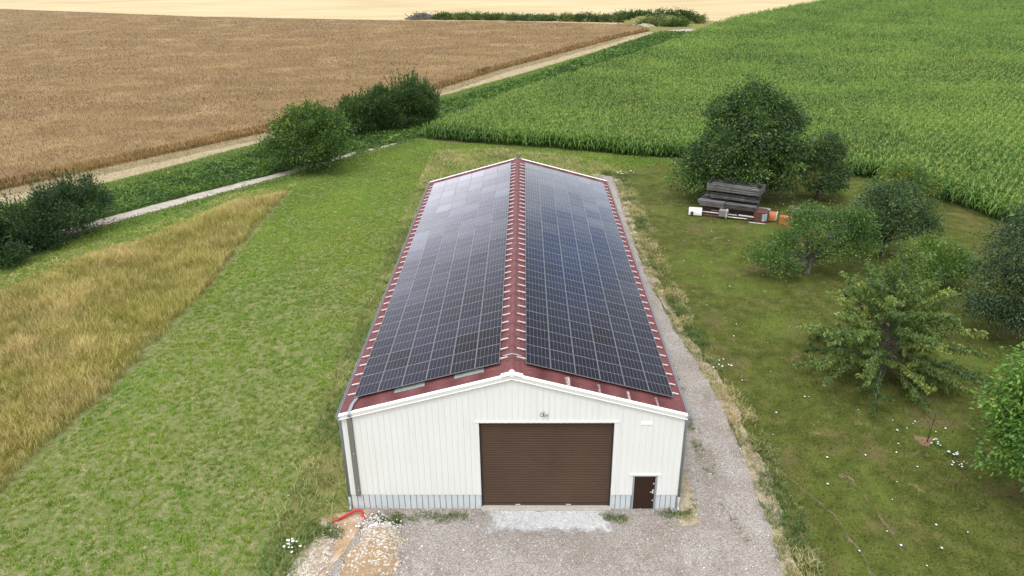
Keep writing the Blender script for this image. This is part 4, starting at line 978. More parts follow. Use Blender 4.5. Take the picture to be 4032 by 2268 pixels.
tree('apple_tree', 'grey green fruit tree with forked dark trunk behind the yellow green bush', 'tree', (30.7, 31.3),
     [(30.6, 30.6, 2.7, 3.1, 2.1, 1.3, 1.3), (30.7, 31.5, 4.2, 3.4, 2.6, 2.1, 3), (29.8, 31.3, 3.4, 1.7, 1.8, 1.6, 1.2), (32.8, 31.2, 3.4, 1.7, 1.7, 1.6, 1.2), (31.6, 31.6, 5.2, 1.7, 1.7, 1.1, .9), (29.3, 30.8, 2.4, 1.1, 1.1, .9, .5), (33.9, 30.9, 2.3, 1.1, 1.2, 1.0, .5)], 'apple', 720, 30, .27, .17, .55, .17, 1.5, nl=26, zmin=1.3, droop=.1, shell=.45, seed=9, tb=.47, tv=.2)
t5 = tree('plum_tree', 'loose green plum tree with bare grey limbs, nearest to the timber pile front', 'tree', (23.3, 27.6),
     [(24.6, 28.0, 4.2, 2.8, 2.5, 1.5, 3), (26.3, 26.9, 2.6, 1.7, 1.5, 1.2, .9), (21.3, 27.2, 2.6, 1.7, 1.5, 1.0, 1.1), (26.2, 27.9, 4.0, 1.8, 1.9, 1.5, 1.3), (19.4, 26.6, 2.0, 1.3, 1.2, .8, .6), (23.6, 26.8, 2.4, 1.7, 1.2, .8, .6), (20.6, 25.9, 1.4, 1.2, 1.0, .7, .4)], 'plum', 640, 28, .30, .17, .5, .19, 1.3, 'bark_grey', lump=4, nl=50, zmin=1.0, droop=.1, shell=.35, seed=13, tb=.47, tv=.2)
branch_tree('cherry_tree', 'open cherry tree with long drooping leafy branches in the middle of the lawn', 'tree', (22.4, 12.0), 'cherry', 76, 5.3, .8, 4.7, 2.0, .17, 330, .22, .32, el=(-.08, 1.15), twigs=4, hang=.8, top=.35)
tree('leafy_bush', 'light yellow green bush standing directly behind the open cherry tree', 'bush', (31.5, 24.9),
     [(31.5, 24.9, 2.2, 2.4, 2.0, 1.9, 2), (29.6, 24.3, 1.7, 1.7, 1.5, 1.3, 1), (33.2, 25.2, 1.8, 1.7, 1.5, 1.5, 1)], 'plum', 420, 28, .28, .16, .55, .1, .6, zmin=.15, droop=0, seed=15, tb=.66, tv=.16)
tree('cherry_tree', 'dense dark cherry tree cut off by the right edge of the picture', 'tree', (34.9, 17.2),
     [(34.4, 17.6, 5.6, 4.4, 3.6, 3.6, 4), (32.8, 16.7, 3.4, 3.6, 2.8, 2.4, 2.4), (36.5, 17.5, 5.0, 3.8, 3.5, 3.8, 2), (33.9, 18.2, 7.6, 2.3, 2.3, 1.6, 1), (32.3, 16.2, 2.3, 1.9, 1.7, 1.2, .8)], 'dark', 1150, 34, .36, .21, .36, .25, 1.6, 'bark_grey', nl=30, zmin=.6, droop=.5, shell=.5, seed=17, tb=.5, tv=.24)
tree('walnut_tree', 'young bright green walnut tree with large leaves at lower right', 'tree', (26.3, .8),
     [(26.1, 1.0, 4.1, 3.0, 2.8, 2.8, 4), (24.1, .7, 3.0, 1.9, 1.9, 1.7, 2), (24.9, 1.5, 6.1, 2.2, 2.1, 1.6, 1.6), (28.3, .6, 4.4, 2.8, 2.8, 3.2, 2), (23.8, 1.5, 5.0, 1.4, 1.4, 1.2, .9)], 'bright', 760, 36, .34, .22, .46, .16, 1.4, nl=24, zmin=.5, droop=.45, shell=.5, seed=19, tb=.48, tv=.25, lump=9)
t = empty('sapling', (21.95, 5.35, 0), 'thin leafless young tree in a round patch of bare earth on the lawn', 'sapling')
q = MB(); q.tube([(0, 0, 0), (.04, 0, .9), (.10, .05, 1.8), (.22, .1, 2.7)], [.028, .022, .014, .005], 6); q.tube([(.07, .02, 1.3), (.25, .1, 1.75), (.3, .1, 2.1)], [.012, .008, .003], 5); q.tube([(.1, .04, 1.6), (-.06, .0, 2.0)], [.01, .003], 5); q.build('trunk', M['bark'], t, smooth=True)
q = MB(); n_ = 60; s_ = rng.random(n_); P = np.stack([.05 + .2 * s_ + rng.normal(0, .08, n_), .1 * s_ + rng.normal(0, .08, n_), 1.0 + 1.6 * s_], 1); leaves(q, P, .09, .04, rng.normal(0, 1, (n_, 3)), rng.random(n_) * .6); q.build('crown', LF['plum'], t)
q = MB(); an = np.linspace(0, 2 * math.pi, 25)[:-1]; rr_ = .42 + .1 * np.sin(an * 3 + 1) + .05 * np.sin(an * 7); q.add(np.stack([21.85 + rr_ * np.cos(an) * 1.1, 5.45 + rr_ * np.sin(an), np.full(24, .03)], 1), [tuple(range(24))])
tag(q.build('bare_earth', ground_mat('bare_earth', [(.3, (.17, .105, .065)), (.6, (.25, .16, .105)), (.8, (.31, .22, .15))]), None), 'round patch of reddish bare earth at the foot of the sapling', 'earth patch', None, 'structure')

# round tree by the track, the bushes behind it, the dark hedge
lob10 = [(-25.0, 59.0, 4.3, 4.6, 4.2, 3.4, 4), (-24.0, 59.2, 6.0, 3.0, 3.0, 2.2, 1.5), (-27.3, 58.6, 3.0, 2.9, 2.8, 2.4, 1.6), (-22.6, 58.6, 3.2, 2.6, 2.6, 2.6, 1.5), (-25.3, 57.6, 1.8, 3.8, 2.2, 1.6, 1.4)]
tree('round_tree', 'round dense green tree on the edge of the gravel track', 'tree', (-24.5, 58.9), lob10, 'round', 1000, 34, .40, .24, .5, .26, 1.3, nl=18, zmin=.15, droop=.15, shell=.55, seed=21, tb=.42, tv=.22, yellow=.06, lump=8)
def bush(label, base, lobes, leaf, n_cl, seed, nsh, sl, ll=.27, lw=.40, tb=.45, per=40, group=None):
    rel = [(a[0] - base[0], a[1] - base[1]) + tuple(a[2:]) for a in lobes]
    return tree('bush', label, 'bush', base, lobes, leaf, n_cl, per, .34, ll, lw, .09, .6, nl=18, zmin=.1, droop=-.1, shell=.55, seed=seed, tb=tb, tv=.17, up=.35, group=group, extra=lambda b: shoots(b, nsh, rel, sl, 26, ll, lw, tb=tb))
bush('tall dark bush at far end of the bush group, tallest with upright shoots', (-16.3, 80.4), [(-16.6, 80.4, 3.7, 3.1, 2.8, 3.2, 3), (-14.9, 81.0, 4.2, 2.3, 2.3, 2.6, 1.6), (-13.6, 81.6, 2.9, 1.6, 1.7, 2.3, 1)], 'willow', 900, 23, 130, 1.5)
bush('dark middle bush between the round tree and the tall bush', (-19.9, 78.2), [(-19.9, 78.3, 3.2, 2.5, 2.4, 2.9, 3), (-18.6, 77.8, 2.4, 2.0, 1.9, 2.2, 1)], 'willow', 700, 25, 90, 1.1)
bush('bluish green bush directly behind the round tree', (-22.9, 75.8), [(-22.8, 76.0, 2.8, 2.2, 2.2, 2.8, 3), (-24.0, 75.0, 2.2, 1.6, 1.6, 2.0, 1)], 'willow', 560, 27, 80, 1.0, tb=.55)
hl = []
for k in range(9):
    f = k / 8; hl.append((-53.5 + 13.2 * f + .5 * math.sin(k * 2.1), 20.5 + 17.4 * f + .5 * math.cos(k * 1.7), 2.3 + .35 * math.sin(k * 1.9), 2.2, 2.2, 2.9 + .4 * math.sin(k * 2.7), 1))
hl += [(-44.8, 30.2, 1.0, 2.4, 1.6, 1.1, .9), (-48.0, 26.2, 1.0, 2.2, 1.6, 1.0, .8), (-42.8, 33.6, 1.0, 1.7, 1.5, 1.2, .6)]
base = (-46, 31.2); rel = [(a[0] - base[0], a[1] - base[1]) + tuple(a[2:]) for a in hl]
tree('hedge', 'dense dark green hedge at the left edge beside the gravel track', 'hedge', base, hl, 'hedge', 2100, 40, .36, .23, .40, .08, .5, nl=40, zmin=.08, droop=-.1, shell=.55, seed=29, tb=.46, tv=.18, up=.35, extra=lambda b: shoots(b, 320, rel, 1.2, 26, .22, .36, tb=.5))

# far field corner: brush pile, low scrub, overgrown mound
def scrub(label, x, y, rx, ry, rz_, leaf, n_cl, seed, tb=.5, group='low scrub on the far field bank', name='shrub', cat='shrub'):
    lb = [(x, y, rz_ * .45, rx, ry, rz_ * .6, 2), (x - rx * .5, y + .3, rz_ * .35, rx * .6, ry * .8, rz_ * .5, 1), (x + rx * .45, y - .2, rz_ * .4, rx * .6, ry * .8, rz_ * .55, 1)]
    return tree(name, label, cat, (x, y), lb, leaf, n_cl, 16, .5, .55, .45, .06, .3, nl=5, zmin=.1, droop=-.1, shell=.4, seed=seed, tb=tb, tv=.2, group=group, up=.4)
scr = [(-27.5, 250.5, 3.6, 2.2, 2.3, 'willow', .55, 'green low shrub next to the grey brush pile'), (-21, 249.2, 3.4, 2, 2.5, 'scrub', .55, 'shrub second from the brush pile on the far bank'), (-15, 248, 3.2, 2, 2.4, 'scrub', .45, 'bright green shrub third from the brush pile on the far bank'),
       (-9, 246.6, 3.4, 2, 2.2, 'willow', .6, 'shrub fourth from the brush pile on the far bank'), (-3, 245, 3.4, 2, 2.0, 'apple', .6, 'pale greyish low shrub in the middle of the far bank'), (3, 243, 3.4, 2, 2.0, 'apple', .55, 'pale grey green shrub right of the bank middle'),
       (9, 241.6, 3.4, 2, 2.2, 'scrub', .45, 'green shrub between the pale shrubs and the dark leafy shrub'), (15, 239.8, 3.0, 2, 2.6, 'scrub', .6, 'shrub with tall weeds before the mound, two left of it'), (20.8, 238, 3.0, 2, 3.4, 'hawthorn', .5, 'dark leafy shrub with a spiky top left of the mound'),
       (26.6, 236, 3.2, 2, 2.6, 'scrub', .35, 'low brownish green shrub at left foot of the mound'), (32.4, 234.5, 3.6, 2.4, 3.8, 'scrub', .5, 'shrub on left shoulder of the overgrown mound'), (38.6, 232.6, 3.8, 2.6, 4.4, 'willow', .5, 'shrub left of the mound top'),
       (45, 230, 4.2, 2.8, 5.6, 'willow', .5, 'tall dark shrub on the mound top'), (51.4, 229, 3.8, 2.6, 5.0, 'willow', .55, 'dark shrub right of the mound top'), (56.2, 229, 3.0, 2.4, 3.2, 'scrub', .6, 'dry brownish shrub at right foot of the mound'),
       (40.5, 222, 3.6, 2.4, 2.2, 'scrub', .6, 'low pale shrub at front of the mound'), (48, 219.5, 4.0, 2.4, 2.4, 'scrub', .45, 'low green shrub at front right of the mound')]
for k, (x, y, rx, ry, rz_, lf_, tb_, lab) in enumerate(scr): scrub(lab, x, y, rx, ry, rz_ * .82, lf_, int(26 * rx * ry ** .5), 40 + k, tb_)
b = MB()
for k in range(240):
    a = rng.random() * math.pi; p = np.array([-36 + rng.normal(0, 2.3), 252.4 + rng.normal(0, 1.0), 0]); hh = 1.7 * math.exp(-((p[0] + 36) / 3.2) ** 2) * rng.random() ** .5
    d = np.array([math.cos(a), math.sin(a) * .6, rng.normal(0, .35)]) * (1.0 + 1.3 * rng.random()); c0 = p + (0, 0, hh + .1)
    b.tube([c0 - d, c0 + (0, 0, .15), c0 + d], [.11, .09, .05], 4, cap=False)
tag(b.build('brush_pile', simple('dead_branch', (.15, .14, .125), .9, 0, .4, 1), None), 'grey pile of dead branches at left end of the far scrub bank', 'brush pile')
heap('rubble_heap', 38.5, 219.5, 3.2, 1.3, .9, M['white_stone'], 'small pale rubble heap at front of the overgrown mound', 0, 31, 26)
heap('dirt_mound', 45, 229.5, 12.5, 4.5, 2.6, M['long_grass_soil'], 'overgrown dirt mound in the far field corner', 0, 33, 40)
sheet('field_corner', [(31, 221), (62, 237), (68, 231), (53, 198), (39.5, 203), (37.5, 208)], .012, M['long_grass_soil'], 'rough grassy corner between mound, grain field and maize', 'ground', .8, .8, 51)
sheet('concrete_pad', [(43, 207.5), (49, 203.8), (52.5, 209.5), (50, 210.8)], .05, M['track'], 'pale concrete pad before the overgrown mound', 'pad', .3, .6, 3)
#PART5
# ------------------------------------------------------------------ ground vegetation (stuff)
GR = {
 'meadow': foliage('meadow_grass', [(0, (.06, .115, .016)), (.5, (.125, .215, .030)), (.85, (.20, .29, .055)), (1, (.36, .32, .16))], .35, (1.1, .95, .9), .10, gain=1.48, tint=(1.0, 1.05, .8)),
 'dry': foliage('dry_grass', [(0, (.14, .14, .042)), (.45, (.265, .228, .105)), (.8, (.37, .31, .17)), (1, (.46, .40, .25))], .25, (.85, .95, .62), .16, gain=1.65, tint=(1.02, .98, .88)),
 'long': foliage('long_grass', [(0, (.05, .085, .018)), (.45, (.10, .125, .034)), (.75, (.19, .175, .07)), (1, (.36, .30, .17))], .25, (.75, .95, .6), .3, gain=2.0),
 'lawn': foliage('lawn_grass', [(0, (.040, .056, .009)), (.5, (.088, .102, .018)), (.9, (.15, .17, .032)), (1, (.25, .21, .08))], .2, (.86, .82, .95), .2, gain=1.0, tint=(.95, 1.06, .95)),
 'bank': foliage('bank_leaf', [(0, (.016, .045, .008)), (.5, (.042, .105, .018)), (.85, (.085, .165, .03)), (1, (.17, .22, .05))], .3, (1.25, 1.15, 1.0), .2, gain=1.5, tint=(1.15, 1.0, 0.85)),
 'weed': foliage('weed_leaf', [(0, (.03, .065, .012)), (.5, (.07, .115, .025)), (.85, (.14, .16, .05)), (1, (.34, .29, .15))], .25, gain=1.5),
 'grain': foliage('grain_stalk', [(0, (.12, .075, .031)), (.4, (.235, .152, .066)), (.75, (.36, .25, .112)), (1, (.50, .375, .18))], .2, (.74, .70, .72), .07, gain=1.08, tint=(1.04, 0.98, 0.82)),
 'straw': foliage('straw_stalk', [(0, (.20, .16, .085)), (.5, (.38, .31, .19)), (1, (.56, .48, .33))], .2, gain=1.0),
 'corn': foliage('corn_leaf', [(0, (.025, .070, .010)), (.45, (.062, .140, .022)), (.85, (.13, .225, .045)), (.9, (.24, .27, .10)), (1, (.36, .36, .16))], .3, (.86, .92, .9), .03, gain=1.6, tint=(1.08, 1.0, 0.8)),
}
def dcam(P): return np.linalg.norm(P - CP, axis=1)

# mown meadow: tufts between bare gaps
MEADOW = [(-60, -14)] + [(-39.4, 40.2), (-33.6, 47.8), (-26.6, 56.8), (-21.0, 64.8), (-14.0, 73.2)] + [(-5.8, 70.7), (4.7, 67.6), (12.6, 64.4), (18.8, 62.6), (18.8, 60), (11, 57.6), (6, 63.5), (-3, 67.2)] + BARN_EDGE
DRY = DRY_RIGHT + DRY_LEFT[::-1]
P = scatter(MEADOW, 24, .006); P = P[~inside(P, DRY)]
cov = vn(P[:, 0], P[:, 1], .6, 31, 3) * .28 + vn(P[:, 0] * .8 + P[:, 1] * .25, P[:, 1], .30, 77, 2) * .32 + .4 * rng.random(len(P))
far_ = np.clip((P[:, 1] - 12) / 35, 0, 1)
P = P[cov + .22 * far_ + rng.normal(0, .035, len(P)) > .50]; cov2 = vn(P[:, 0], P[:, 1], 3.1, 37, 2)
b = MB(); k = 15; Q = tufts(P, k, .07); c2 = np.repeat(cov2, k)
t = np.clip(.50 + (c2 - .5) * .5 + rng.normal(0, .17, len(Q)), 0, .9); t = np.where(rng.random(len(Q)) < .09, 1, t)
blades(b, Q, (.08 + .10 * rng.random(len(Q))) * (.7 + .8 * c2), .030 + .016 * rng.random(len(Q)), .7, t, tri=True)
P = scatter(MEADOW, 26, .006); P = P[~inside(P, DRY)]; cv = vn(P[:, 0], P[:, 1], .6, 31, 3) * .5 + vn(P[:, 0] * .8 + P[:, 1] * .25, P[:, 1], .30, 77, 2) * .5 + .17 * np.clip((P[:, 1] - 12) / 35, 0, 1); Q = P[cv < .47]
blades(b, Q, .04 + .05 * rng.random(len(Q)), .03, 1.2, np.clip(.85 + .15 * rng.random(len(Q)), 0, 1), tri=True)
tag(b.build('meadow_grass', GR['meadow']), 'short green tufts regrowing over the mown meadow left of the barn', 'grass', None, 'stuff')

# tall dry grass strip
b = MB(); P = scatter(DRY, 34, .01); n1 = vn(P[:, 0], P[:, 1], 2.2, 5, 3); ed = np.minimum(edge_dist(P, DRY_LEFT) / 3.0, 1)
er = edge_dist(P, DRY_RIGHT); keep = (rng.random(len(P)) < .18 + 1.05 * n1) & (er > .9 * vn(P[:, 0], P[:, 1], .7, 23, 2) - .1); P = P[keep]; n1 = n1[keep]; ed = ed[keep]
Q = tufts(P, 6, .10); n6 = np.repeat(n1, 6); e6 = np.repeat(ed, 6)
t = np.clip(.45 + (n6 - .5) * .9 + rng.normal(0, .16, len(Q)), 0, 1)
blades(b, Q, (.55 + .45 * rng.random(len(Q))) * (.55 + .7 * n6) * (.35 + .65 * e6), .022 + .014 * rng.random(len(Q)), .42, t)
Q2 = Q[rng.random(len(Q)) < .30] + rng.normal(0, .05, (1, 3)) * 0
blades(b, Q2, .22 + .2 * rng.random(len(Q2)), .04, .7, np.clip(.1 + .25 * rng.random(len(Q2)), 0, 1), tri=True)
tag(b.build('dry_grass', GR['dry']), 'tall uncut yellow grass standing in a strip left of the meadow', 'grass', None, 'stuff')
# lodged hay along the far side of the strip
b = MB(); line = np.array(DRY_LEFT); P = scatter([(-24, 53), (-31, 51), (-37, 42), (-42, 34), (-50, 12), (-52, -14), (-48, -14), (-39, 28), (-34, 39), (-29.5, 46.5)], 30, .03)
d_ = edge_dist(P, DRY_LEFT); P = P[(d_ < 2.2) & (vn(P[:, 0], P[:, 1], 1.4, 61) > .42)]
blades(b, P, .14 + .12 * rng.random(len(P)), .03, 2.6, np.clip(.6 + .25 * rng.normal(0, 1, len(P)), 0, 1))
tag(b.build('lodged_hay', GR['dry']), 'flattened straw coloured hay between tall dry grass and the track verge', 'hay', None, 'stuff')

# rough margin round the barn
MARGIN = BARN_EDGE + [(-9.5, -14), (-9.2, -4), (-8.4, -1), (-7.85, .3), (-7.9, 35.7), (7.75, 36), (8.4, 55.8), (11, 57.5), (6, 63.5), (-3, 67.2)]
b = MB(); P = scatter(MARGIN, 30, .02); n1 = vn(P[:, 0], P[:, 1], 1.3, 15, 3); rear = P[:, 1] > 36
P = P[rng.random(len(P)) < .4 + .8 * n1]; n1 = vn(P[:, 0], P[:, 1], 1.3, 15, 3); n3 = vn(P[:, 0], P[:, 1], 3.5, 19, 2); rear = np.clip((P[:, 1] - 30) / 8, 0, 1)
near_wall = np.clip((P[:, 0] + 9.3) / 1.2, 0, 1) * (P[:, 1] < 36)
Q = tufts(P, 6, .11); r6 = lambda a: np.repeat(a, 6)
t = np.clip(.42 + (r6(n3) - .5) * .9 + .22 * r6(rear) + .16 * r6(near_wall) + rng.normal(0, .17, len(Q)), 0, 1)
blades(b, Q, (.18 + .30 * rng.random(len(Q))) * (.5 + .9 * r6(n1)), .024 + .014 * rng.random(len(Q)), .95, t)
P = scatter([(-11.2, 66), (-3, 67), (6, 63), (11, 58), (12.5, 55), (9.3, 56.5), (7.5, 46), (-11, 44)], 26, .02); P = P[vn(P[:, 0], P[:, 1], 2.6, 8, 3) > .42]
Q = tufts(P, 5, .1); blades(b, Q, .3 + .35 * rng.random(len(Q)), .03, .6, np.clip(.72 + .18 * rng.normal(0, 1, len(Q)), 0, 1))
tag(b.build('long_grass', GR['long']), 'rough uncut grass along the left wall and behind the barn', 'grass', None, 'stuff')

# lawn
b = MB(); P = scatter(LAWN, 130, .008, far=42); n1 = vn(P[:, 0], P[:, 1], 2.0, 41, 3); n2 = vn(P[:, 0], P[:, 1], .5, 43, 2)
ruts = np.zeros(len(P))
for x0, y0, x1, y1 in ((13.0, 14, 16.2, -12), (14.6, 14, 18.6, -12), (16.2, 13, 20.6, -12)):
    d_ = edge_dist(P, [(x0, y0), ((x0 + x1) / 2 - .5, (y0 + y1) / 2), (x1, y1)]); ruts = np.maximum(ruts, np.exp(-(d_ / .22) ** 2))
kp = rng.random(len(P)) < (.35 + .8 * n2) * (1 - .75 * ruts * n1 * 1.6).clip(0, 1)
P = P[kp]; n1 = n1[kp]; t = np.clip(.42 + (n1 - .5) * .8 + rng.normal(0, .27, len(P)), 0, .93); t = np.where(rng.random(len(P)) < .06, 1, t)
blades(b, P, .045 + .06 * rng.random(len(P)), .030 + .024 * rng.random(len(P)), .9, t, tri=True)
tag(b.build('lawn_grass', GR['lawn']), 'short mossy grass blades of the lawn under the fruit trees', 'grass', None, 'stuff')

# weeds: verge of the drive, between wheel tracks, along the barn foot
b = MB(); dr = [(x + .7, y) for x, y in DRIVE_RIGHT]
P = scatter([(9.5, 58), (12.5, 56), (12.4, 36), (12.4, 26), (13.2, 18), (14.2, 13), (14.2, 5), (13.8, 0), (13.6, -14), (10, -14), (10.6, 0), (10.5, 12), (9.6, 30)], 40, .03)
d_ = edge_dist(P, dr); inn = inside(P, GRAVEL); P = P[np.where(inn, d_ < .30, d_ < (.9 + .7 * (P[:, 1] > 22)) * (.5 + vn(P[:, 0], P[:, 1], 1.4, 3))) & (vn(P[:, 0], P[:, 1], .6, 9) > .42)]
Q = tufts(P, 6, .09); g6 = np.repeat(vn(P[:, 0], P[:, 1], 1.6, 33, 2), 6)
blades(b, Q, .10 + .22 * rng.random(len(Q)), .024, 1.1, np.clip(.80 + (g6 - .5) * 1.6 + rng.normal(0, .22, len(Q)), 0, 1))
def strip_weeds(line, half, n, hh, t0, seed, thr=.5):
    line = np.array(line, float); i = rng.integers(0, len(line) - 1, n); f = rng.random(n)[:, None]; P = np.zeros((n, 3)); P[:, :2] = line[i] * (1 - f) + line[i + 1] * f + rng.normal(0, half, (n, 2)); P[:, 2] = .04
    P = P[vn(P[:, 0], P[:, 1], .8, seed, 2) > thr]; Q = tufts(P, 7, .08)
    blades(b, Q, hh * (.5 + rng.random(len(Q))), .026, .9, np.clip(t0 + rng.normal(0, .2, len(Q)), 0, 1))
strip_weeds([(9.2, 34), (9.35, 28), (9.3, 20), (9.6, 14), (9.75, 9), (9.6, 4)], .16, 300, .13, .42, 3, .50)
strip_weeds([(9.9, 3.6), (10.1, 1), (10.3, -2)], .16, 60, .08, .55, 3, .5)
strip_weeds([(-6.6, -.4), (-4.5, -.45), (-2.2, -.38)], .2, 240, .07, .55, 5, .48)
strip_weeds([(-6.1, -.75), (-5.4, -.9)], .16, 70, .12, .2, 5, .3)
strip_weeds([(4.2, -.5), (5.3, -.45)], .2, 110, .07, .6, 6, .46)
strip_weeds([(6.9, -.1), (7.9, -.5), (8.25, .6), (8.2, 3)], .2, 200, .10, .45, 7, .46)
strip_weeds([(8.1, 2), (8.15, 12), (8.15, 24), (8.1, 35)], .12, 420, .14, .55, 8, .5)
strip_weeds([(-7.0, -1.2), (-6.8, -2.1), (-7.1, -3.2)], .12, 60, .12, .35, 9, .5)
strip_weeds([(-7.9, -1.2), (-8.5, -1.6), (-9.4, -1.2), (-9.8, -3)], .35, 150, .16, .5, 10, .45)
tag(b.build('weeds', GR['weed']), 'weeds growing along the gravel drive and the foot of the barn', 'weeds', None, 'stuff')

# ditch bank and track verges: broad leaved growth
BANK = [(x + 3.2, y - 2.4) for x, y in STRAW_LOW[:8]] + [(19.8, 160.6), (40.5, 201.6), (52, 197)] + CORN_LEFT[5::-1] + BANK_LOW[::-1]
b = MB(); P = scatter(BANK, 70, .03, far=88); n1 = vn(P[:, 0], P[:, 1], 2.2, 51, 3); P = P[rng.random(len(P)) < .35 + n1]
n1 = vn(P[:, 0], P[:, 1], 2.2, 51, 3); n2 = vn(P[:, 0], P[:, 1], .9, 53, 2); P[:, 2] = .05 + rng.random(len(P)) * (.25 + .55 * n2)
D = rng.normal(0, 1, P.shape); D[:, 2] = np.abs(D[:, 2]) * .5; sc_ = np.clip(dcam(P) / 75, 1, 2.6)
leaves(b, P, (.17 + .14 * rng.random(len(P))) * sc_, (.11 + .08 * rng.random(len(P))) * sc_, D, np.clip(.40 + (n1 - .5) * .9 + rng.normal(0, .17, len(P)), 0, 1))
VERGE = [(-61, 10.5), (-39.6, 40.2), (-33.8, 47.9), (-26.8, 56.9), (-21.2, 64.8), (-14.2, 73.3), (-11, 70.5), (-18, 63), (-24.5, 54.5), (-31, 49.5), (-36.5, 38.5), (-41.5, 29), (-55, 8)]
P = scatter(VERGE, 40, .03); e_ = edge_dist(P, [(-61, 10.5), (-39.6, 40.2), (-33.8, 47.9), (-26.8, 56.9), (-21.2, 64.8), (-14.2, 73.3)]); P = P[rng.random(len(P)) < np.exp(-(e_ / 2.0) ** 2) + .12]
P[:, 2] = .04 + .22 * rng.random(len(P)); D = rng.normal(0, 1, P.shape); D[:, 2] = np.abs(D[:, 2]) * .5
leaves(b, P, .15 + .12 * rng.random(len(P)), .09, D, np.clip(.5 + rng.normal(0, .2, len(P)), 0, 1))
P = scatter([(-22.8, 66.8), (-14.6, 74.6), (-13.8, 73.6), (-21.2, 65)], 90, .03); P[:, 2] = .04 + .2 * rng.random(len(P)); P = P[vn(P[:, 0], P[:, 1], .9, 13) > .48]; D = rng.normal(0, 1, P.shape); D[:, 2] = np.abs(D[:, 2]); leaves(b, P, .2 + .12 * rng.random(len(P)), .11, D, np.clip(.5 + rng.normal(0, .2, len(P)), 0, 1))
P = scatter([(x + .3, y - .2) for x, y in STRAW_LOW] + [(x + 3.6, y - 2.7) for x, y in STRAW_LOW[::-1]], 95, .02, far=85); sc_ = np.clip(dcam(P) / 75, 1, 2.5)
blades(b, P, .22 + .15 * rng.random(len(P)), .035 * sc_, .7, np.clip(.70 + rng.normal(0, .17, len(P)), 0, 1))
tag(b.build('bank_undergrowth', GR['bank']), 'leafy green undergrowth covering the ditch bank and track verge', 'undergrowth', None, 'stuff')

# stubble strip
b = MB(); STRIP = STRAW_LOW + GRAIN_EDGE[::-1]
P = scatter(STRIP, 40, .01, far=85); eg = edge_dist(P, GRAIN_EDGE); sc_ = np.clip(dcam(P) / 70, 1, 2.6)
kp = (eg < 3.0) & (rng.random(len(P)) < .8); up_ = P[kp]
blades(b, up_, .22 + .18 * rng.random(len(up_)), .035 * sc_[kp], .35, np.clip(.42 + rng.normal(0, .22, len(up_)), 0, 1), tri=True)
lo_ = P[~kp]; blades(b, lo_, .08 + .06 * rng.random(len(lo_)), .05 * sc_[~kp], 2.5, np.clip(.7 + rng.normal(0, .2, len(lo_)), 0, 1), tri=True)
tag(b.build('straw', GR['straw']), 'cut straw and sparse stubble beside the brown grain field', 'straw', None, 'stuff')

# ripe grain: a closed canopy with ears standing out of it
GRAIN = GRAIN_EDGE + [(36.5, 219), (-3, 233.5), (-40, 240.5), (-122, 266), (-232, 318), (-420, 400), (-420, 120), (-160, 30)]
b = MB(); J = jag([(x - 1.0, y + .8) for x, y in GRAIN], .45, .6, 14); n_ = len(J)
JT = J + np.array([-1.25, .95]); b.add(np.c_[JT, np.full(n_, .66)], [tuple(range(n_))], mi=1)
V = np.concatenate([np.c_[JT, np.full(n_, .66)], np.c_[J, np.full(n_, .0)]]); b.add(V, [(i, (i + 1) % n_, n_ + (i + 1) % n_, n_ + i) for i in range(n_)], mi=1)
P = scatter(GRAIN, 36, .42, far=76); d_ = dcam(P); sc_ = np.clip(d_ / 60, 1, 4.2); n1 = vn(P[:, 0] * .45, P[:, 1], 4.5, 71, 4)
t = np.clip(.42 + (n1 - .5) * .8 + rng.normal(0, .17, len(P)), 0, 1)
blades(b, P, .36 + .24 * rng.random(len(P)), .066 * sc_, .32, t, tri=True)
i_ = rng.integers(0, len(GRAIN_EDGE) - 1, 9500); f_ = rng.random(9500)[:, None]; GE = np.array(GRAIN_EDGE); P = np.zeros((9500, 3)); P[:, :2] = GE[i_] * (1 - f_) + GE[i_ + 1] * f_ + np.abs(rng.normal(0, .6, (9500, 1))) * np.array([-.8, .6]) + rng.normal(0, .2, (9500, 2)); P = P[in_view(P)]
blades(b, P, .25 + .42 * rng.random(len(P)), .05 * np.clip(dcam(P) / 60, 1, 3.5), .25, np.clip(.48 + rng.normal(0, .28, len(P)), 0, 1), tri=True)
tag(b.build('grain_crop', [GR['grain'], M['grain_soil']]), 'ripe brown grain crop filling the large field at upper left', 'crop', None, 'stuff')

# maize
CORN = CORN_LEFT + [(340, 400), (150, 60), (62, -3)] + CORN_FRONT[:0:-1]
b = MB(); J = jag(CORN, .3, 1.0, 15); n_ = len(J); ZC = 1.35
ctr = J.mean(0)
b.add(np.c_[J, np.full(n_, ZC)], [tuple(range(n_))], mi=1)


